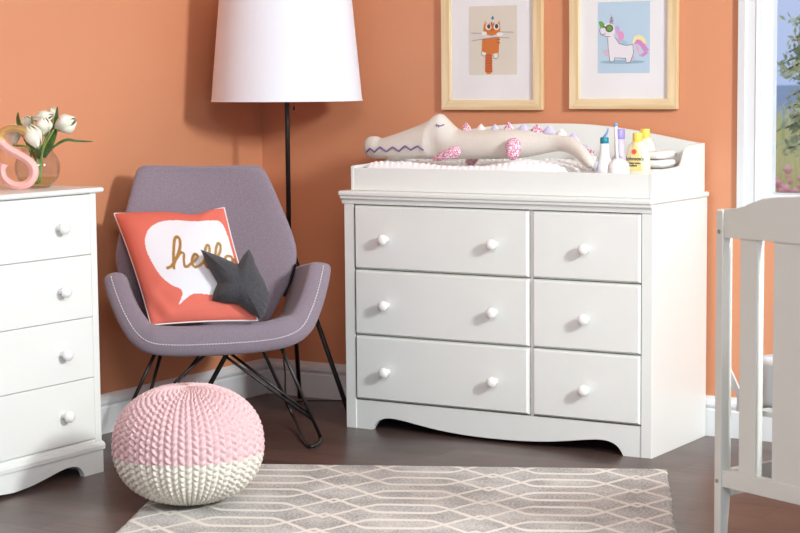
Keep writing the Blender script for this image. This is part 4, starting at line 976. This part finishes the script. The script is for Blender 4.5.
tl = [kon(723.0, 209.0, RB), kon(737, 208, RB), kon(743, 206.4, RB), kon(752, 202.4, RB), kon(762, 199.0, RB), kon(775, 197.0, RB), kon(800, 196.2, RB)]
zb_l, zb_r = kon(722.7, 236.6, RB), kon(800, 245, RB); topz = [(max(a, pw), z) for a, z in tl]; mid = END/2
zr = (zb_l[1]+zb_r[1])/2
half = [(a, z) for a, z in topz if a < mid-.01]; half.append((mid, half[-1][1]+.002))
out = [(pw, zr)]+half+[(END-a, z) for a, z in half[:-1][::-1]]+[(END-pw, zr)]
obj('top_rail', poly_fill(out, lambda p: K0+c1*p[0]+c2*RB+up*p[1], c2*.024), 'cribwhite', crib, bevel=.002)
bz0 = (kon(722.7, 486, RB)[1]+kon(800, 506.8, RB)[1])/2; bz1 = (kon(723, 470, RB)[1]+kon(800, 488, RB)[1])/2
obj('bottom_rail', kb(pw, END-pw, RB, RB+.024, bz0, bz1), 'cribwhite', crib, bevel=.002)
s1 = (kon(739.8, 300, .008)[0], kon(756.6, 300, .008)[0]); s2 = kon(773.2, 300, .008)[0]
sd = .026
for a, b in ((s1[0], s1[1]), (s2, END-s2), (END-s1[1], END-s1[0])):
    obj('slat', kb(a, b, .008, .008+sd if a != s2 else .022, bz1-.004, zr+.004), 'cribwhite', crib, bevel=.002)
for z_ in (kon(718.6, 231.5, 0)[1], kon(717.5, 481, 0)[1]):
    obj('bolt', lathe([(.0055, 0), (.0055, .0008), (.003, .001), (.0025, -.001)], K0+c1*pw*.45+up*z_-c2*.0002, 16, tuple(-c2)), 'chrome', crib)
LEN = 1.28
post(0, LEN); post(END-pw, LEN)
obj('end_board', kb(pw, END-pw, LEN+.006, LEN+.024, .24, .87), 'cribwhite', crib, bevel=.002)
obj('side_stretcher', kb(.004, .024, PD, LEN, bz1-.07, bz1-.002), 'cribwhite', crib, bevel=.002); obj('side_stretcher', kb(END-.024, END-.004, PD, LEN, bz1-.07, bz1-.002), 'cribwhite', crib, bevel=.002)
zm = kon(768, 412, .1)[1]
obj('mattress_support', join(kb(.03, END-.03, .045, .06, zm, zm+.014), kb(.03, .045, .06, LEN-.03, zm, zm+.014), kb(END-.045, END-.03, .06, LEN-.03, zm, zm+.014), kb(.03, END-.03, LEN-.045, LEN-.03, zm, zm+.014), *[kb(.045, END-.045, .2+.2*k, .22+.2*k, zm, zm+.012) for k in range(5)]), 'cribwhite', crib)
hk = [K0+c1*.012+c2*.042+up*kon(725, 368, .04)[1], K0+c1*.025+c2*.055+up*kon(738, 384, .05)[1]]
a = kon(726.5, 370, .037); b = kon(742, 398, .045)
strap = [(a[0]-.007, a[1]+.012), (a[0]+.008, a[1]+.014), (b[0]+.008, b[1]+.01), (b[0]+.004, zm+.002), (b[0]-.01, zm+.002), (b[0]-.010, b[1]+.004), (a[0]-.010, a[1]-.004)]
o = obj('support_bracket', poly_fill(strap, lambda p: K0+c1*p[0]+c2*.0362+up*p[1], c2*.004), 'chrome', crib, bevel=.0008)
M['bracket'] = mat('pale metal bracket', (205, 205, 204), .4, metal=.2, var=.03); o.data.materials[0] = M['bracket']
obj('screw', lathe([(.006, 0), (.006, .001), (.003, .002)], K0+c1*(a[0]+0)+c2*.0362+up*a[1], 14, tuple(-c2)), 'chrome', o)
# mattress
zmt = zm+.0145; ztp = kon(768, 357, .1)[1]
lp = []
a0, a1, b0, b1 = .045, END-.03, .075, LEN-.02
def rr_loop(ins, z):
    r = .05; pts = []
    for cx, cy, s in ((a1-r, b1-r, 0), (a0+r, b1-r, 1), (a0+r, b0+r, 2), (a1-r, b0+r, 3)):
        for t_ in np.linspace(0, PI/2, 7):
            an = s*PI/2+t_; pts.append(K0+c1*(cx+(r-ins)*math.cos(an))+c2*(cy+(r-ins)*math.sin(an))+up*z)
    return pts
for ins, z in ((.012, zmt), (.003, zmt+.006), (0, zmt+.018), (0, ztp-.018), (.003, ztp-.006), (.012, ztp)): lp.append(rr_loop(ins, z))
mo = obj('crib_mattress', loft(lp), 'mattress', smooth=True, bevel=0); mo.modifiers.new('es', 'EDGE_SPLIT').split_angle = 1.0
tag(mo, 'pale grey mattress seen between the crib slats', 'mattress')

# ------------------------------------------------------------------ light
def area(name, loc, target, size, energy, color, size_y=None, spread=None):
    l = bpy.data.lights.new(name, 'AREA'); l.energy = energy; l.color = color; l.size = size
    if size_y: l.shape = 'RECTANGLE'; l.size_y = size_y
    if spread: l.spread = spread
    o = bpy.data.objects.new(name, l); C.objects.link(o); o.location = loc
    o.rotation_euler = (Vector(target)-Vector(loc)).to_track_quat('-Z', 'Y').to_euler(); return o
area('key_right', (5.3, -2.45, 2.35), (.9, -.6, .7), .5, 172, (.945, .99, 1))  # unseen area lamp added as key from the right; no window stands there
area('front_fill', (3.35, -4.3, 2.62), (1.6, -.3, .5), 1.1, 78, (.93, .985, 1))  # unseen soft fill added from the camera side to brighten the back wall
W = bpy.data.worlds.new('sky'); bpy.context.scene.world = W; W.use_nodes = True; nt = W.node_tree; bg = nt.nodes['Background']
tc = nt.nodes.new('ShaderNodeTexCoord'); sx = nt.nodes.new('ShaderNodeSeparateXYZ'); nt.links.new(tc.outputs['Generated'], sx.inputs[0])
cr = nt.nodes.new('ShaderNodeValToRGB'); nt.links.new(sx.outputs[2], cr.inputs[0]); e = cr.color_ramp.elements
e[0].position = 0; e[0].color = lin((176, 196, 236)); e[1].position = .35; e[1].color = lin((224, 226, 232))
e2 = e.new(.12); e2.color = lin((196, 208, 240))
nt.links.new(cr.outputs[0], bg.inputs[0]); bg.inputs[1].default_value = 1.0

sc_ = bpy.context.scene
sc_.view_settings.view_transform = 'Standard'; sc_.view_settings.look = 'None'; sc_.view_settings.gamma = 1; sc_.view_settings.use_curve_mapping = False
sc_.view_settings.exposure = 0.09
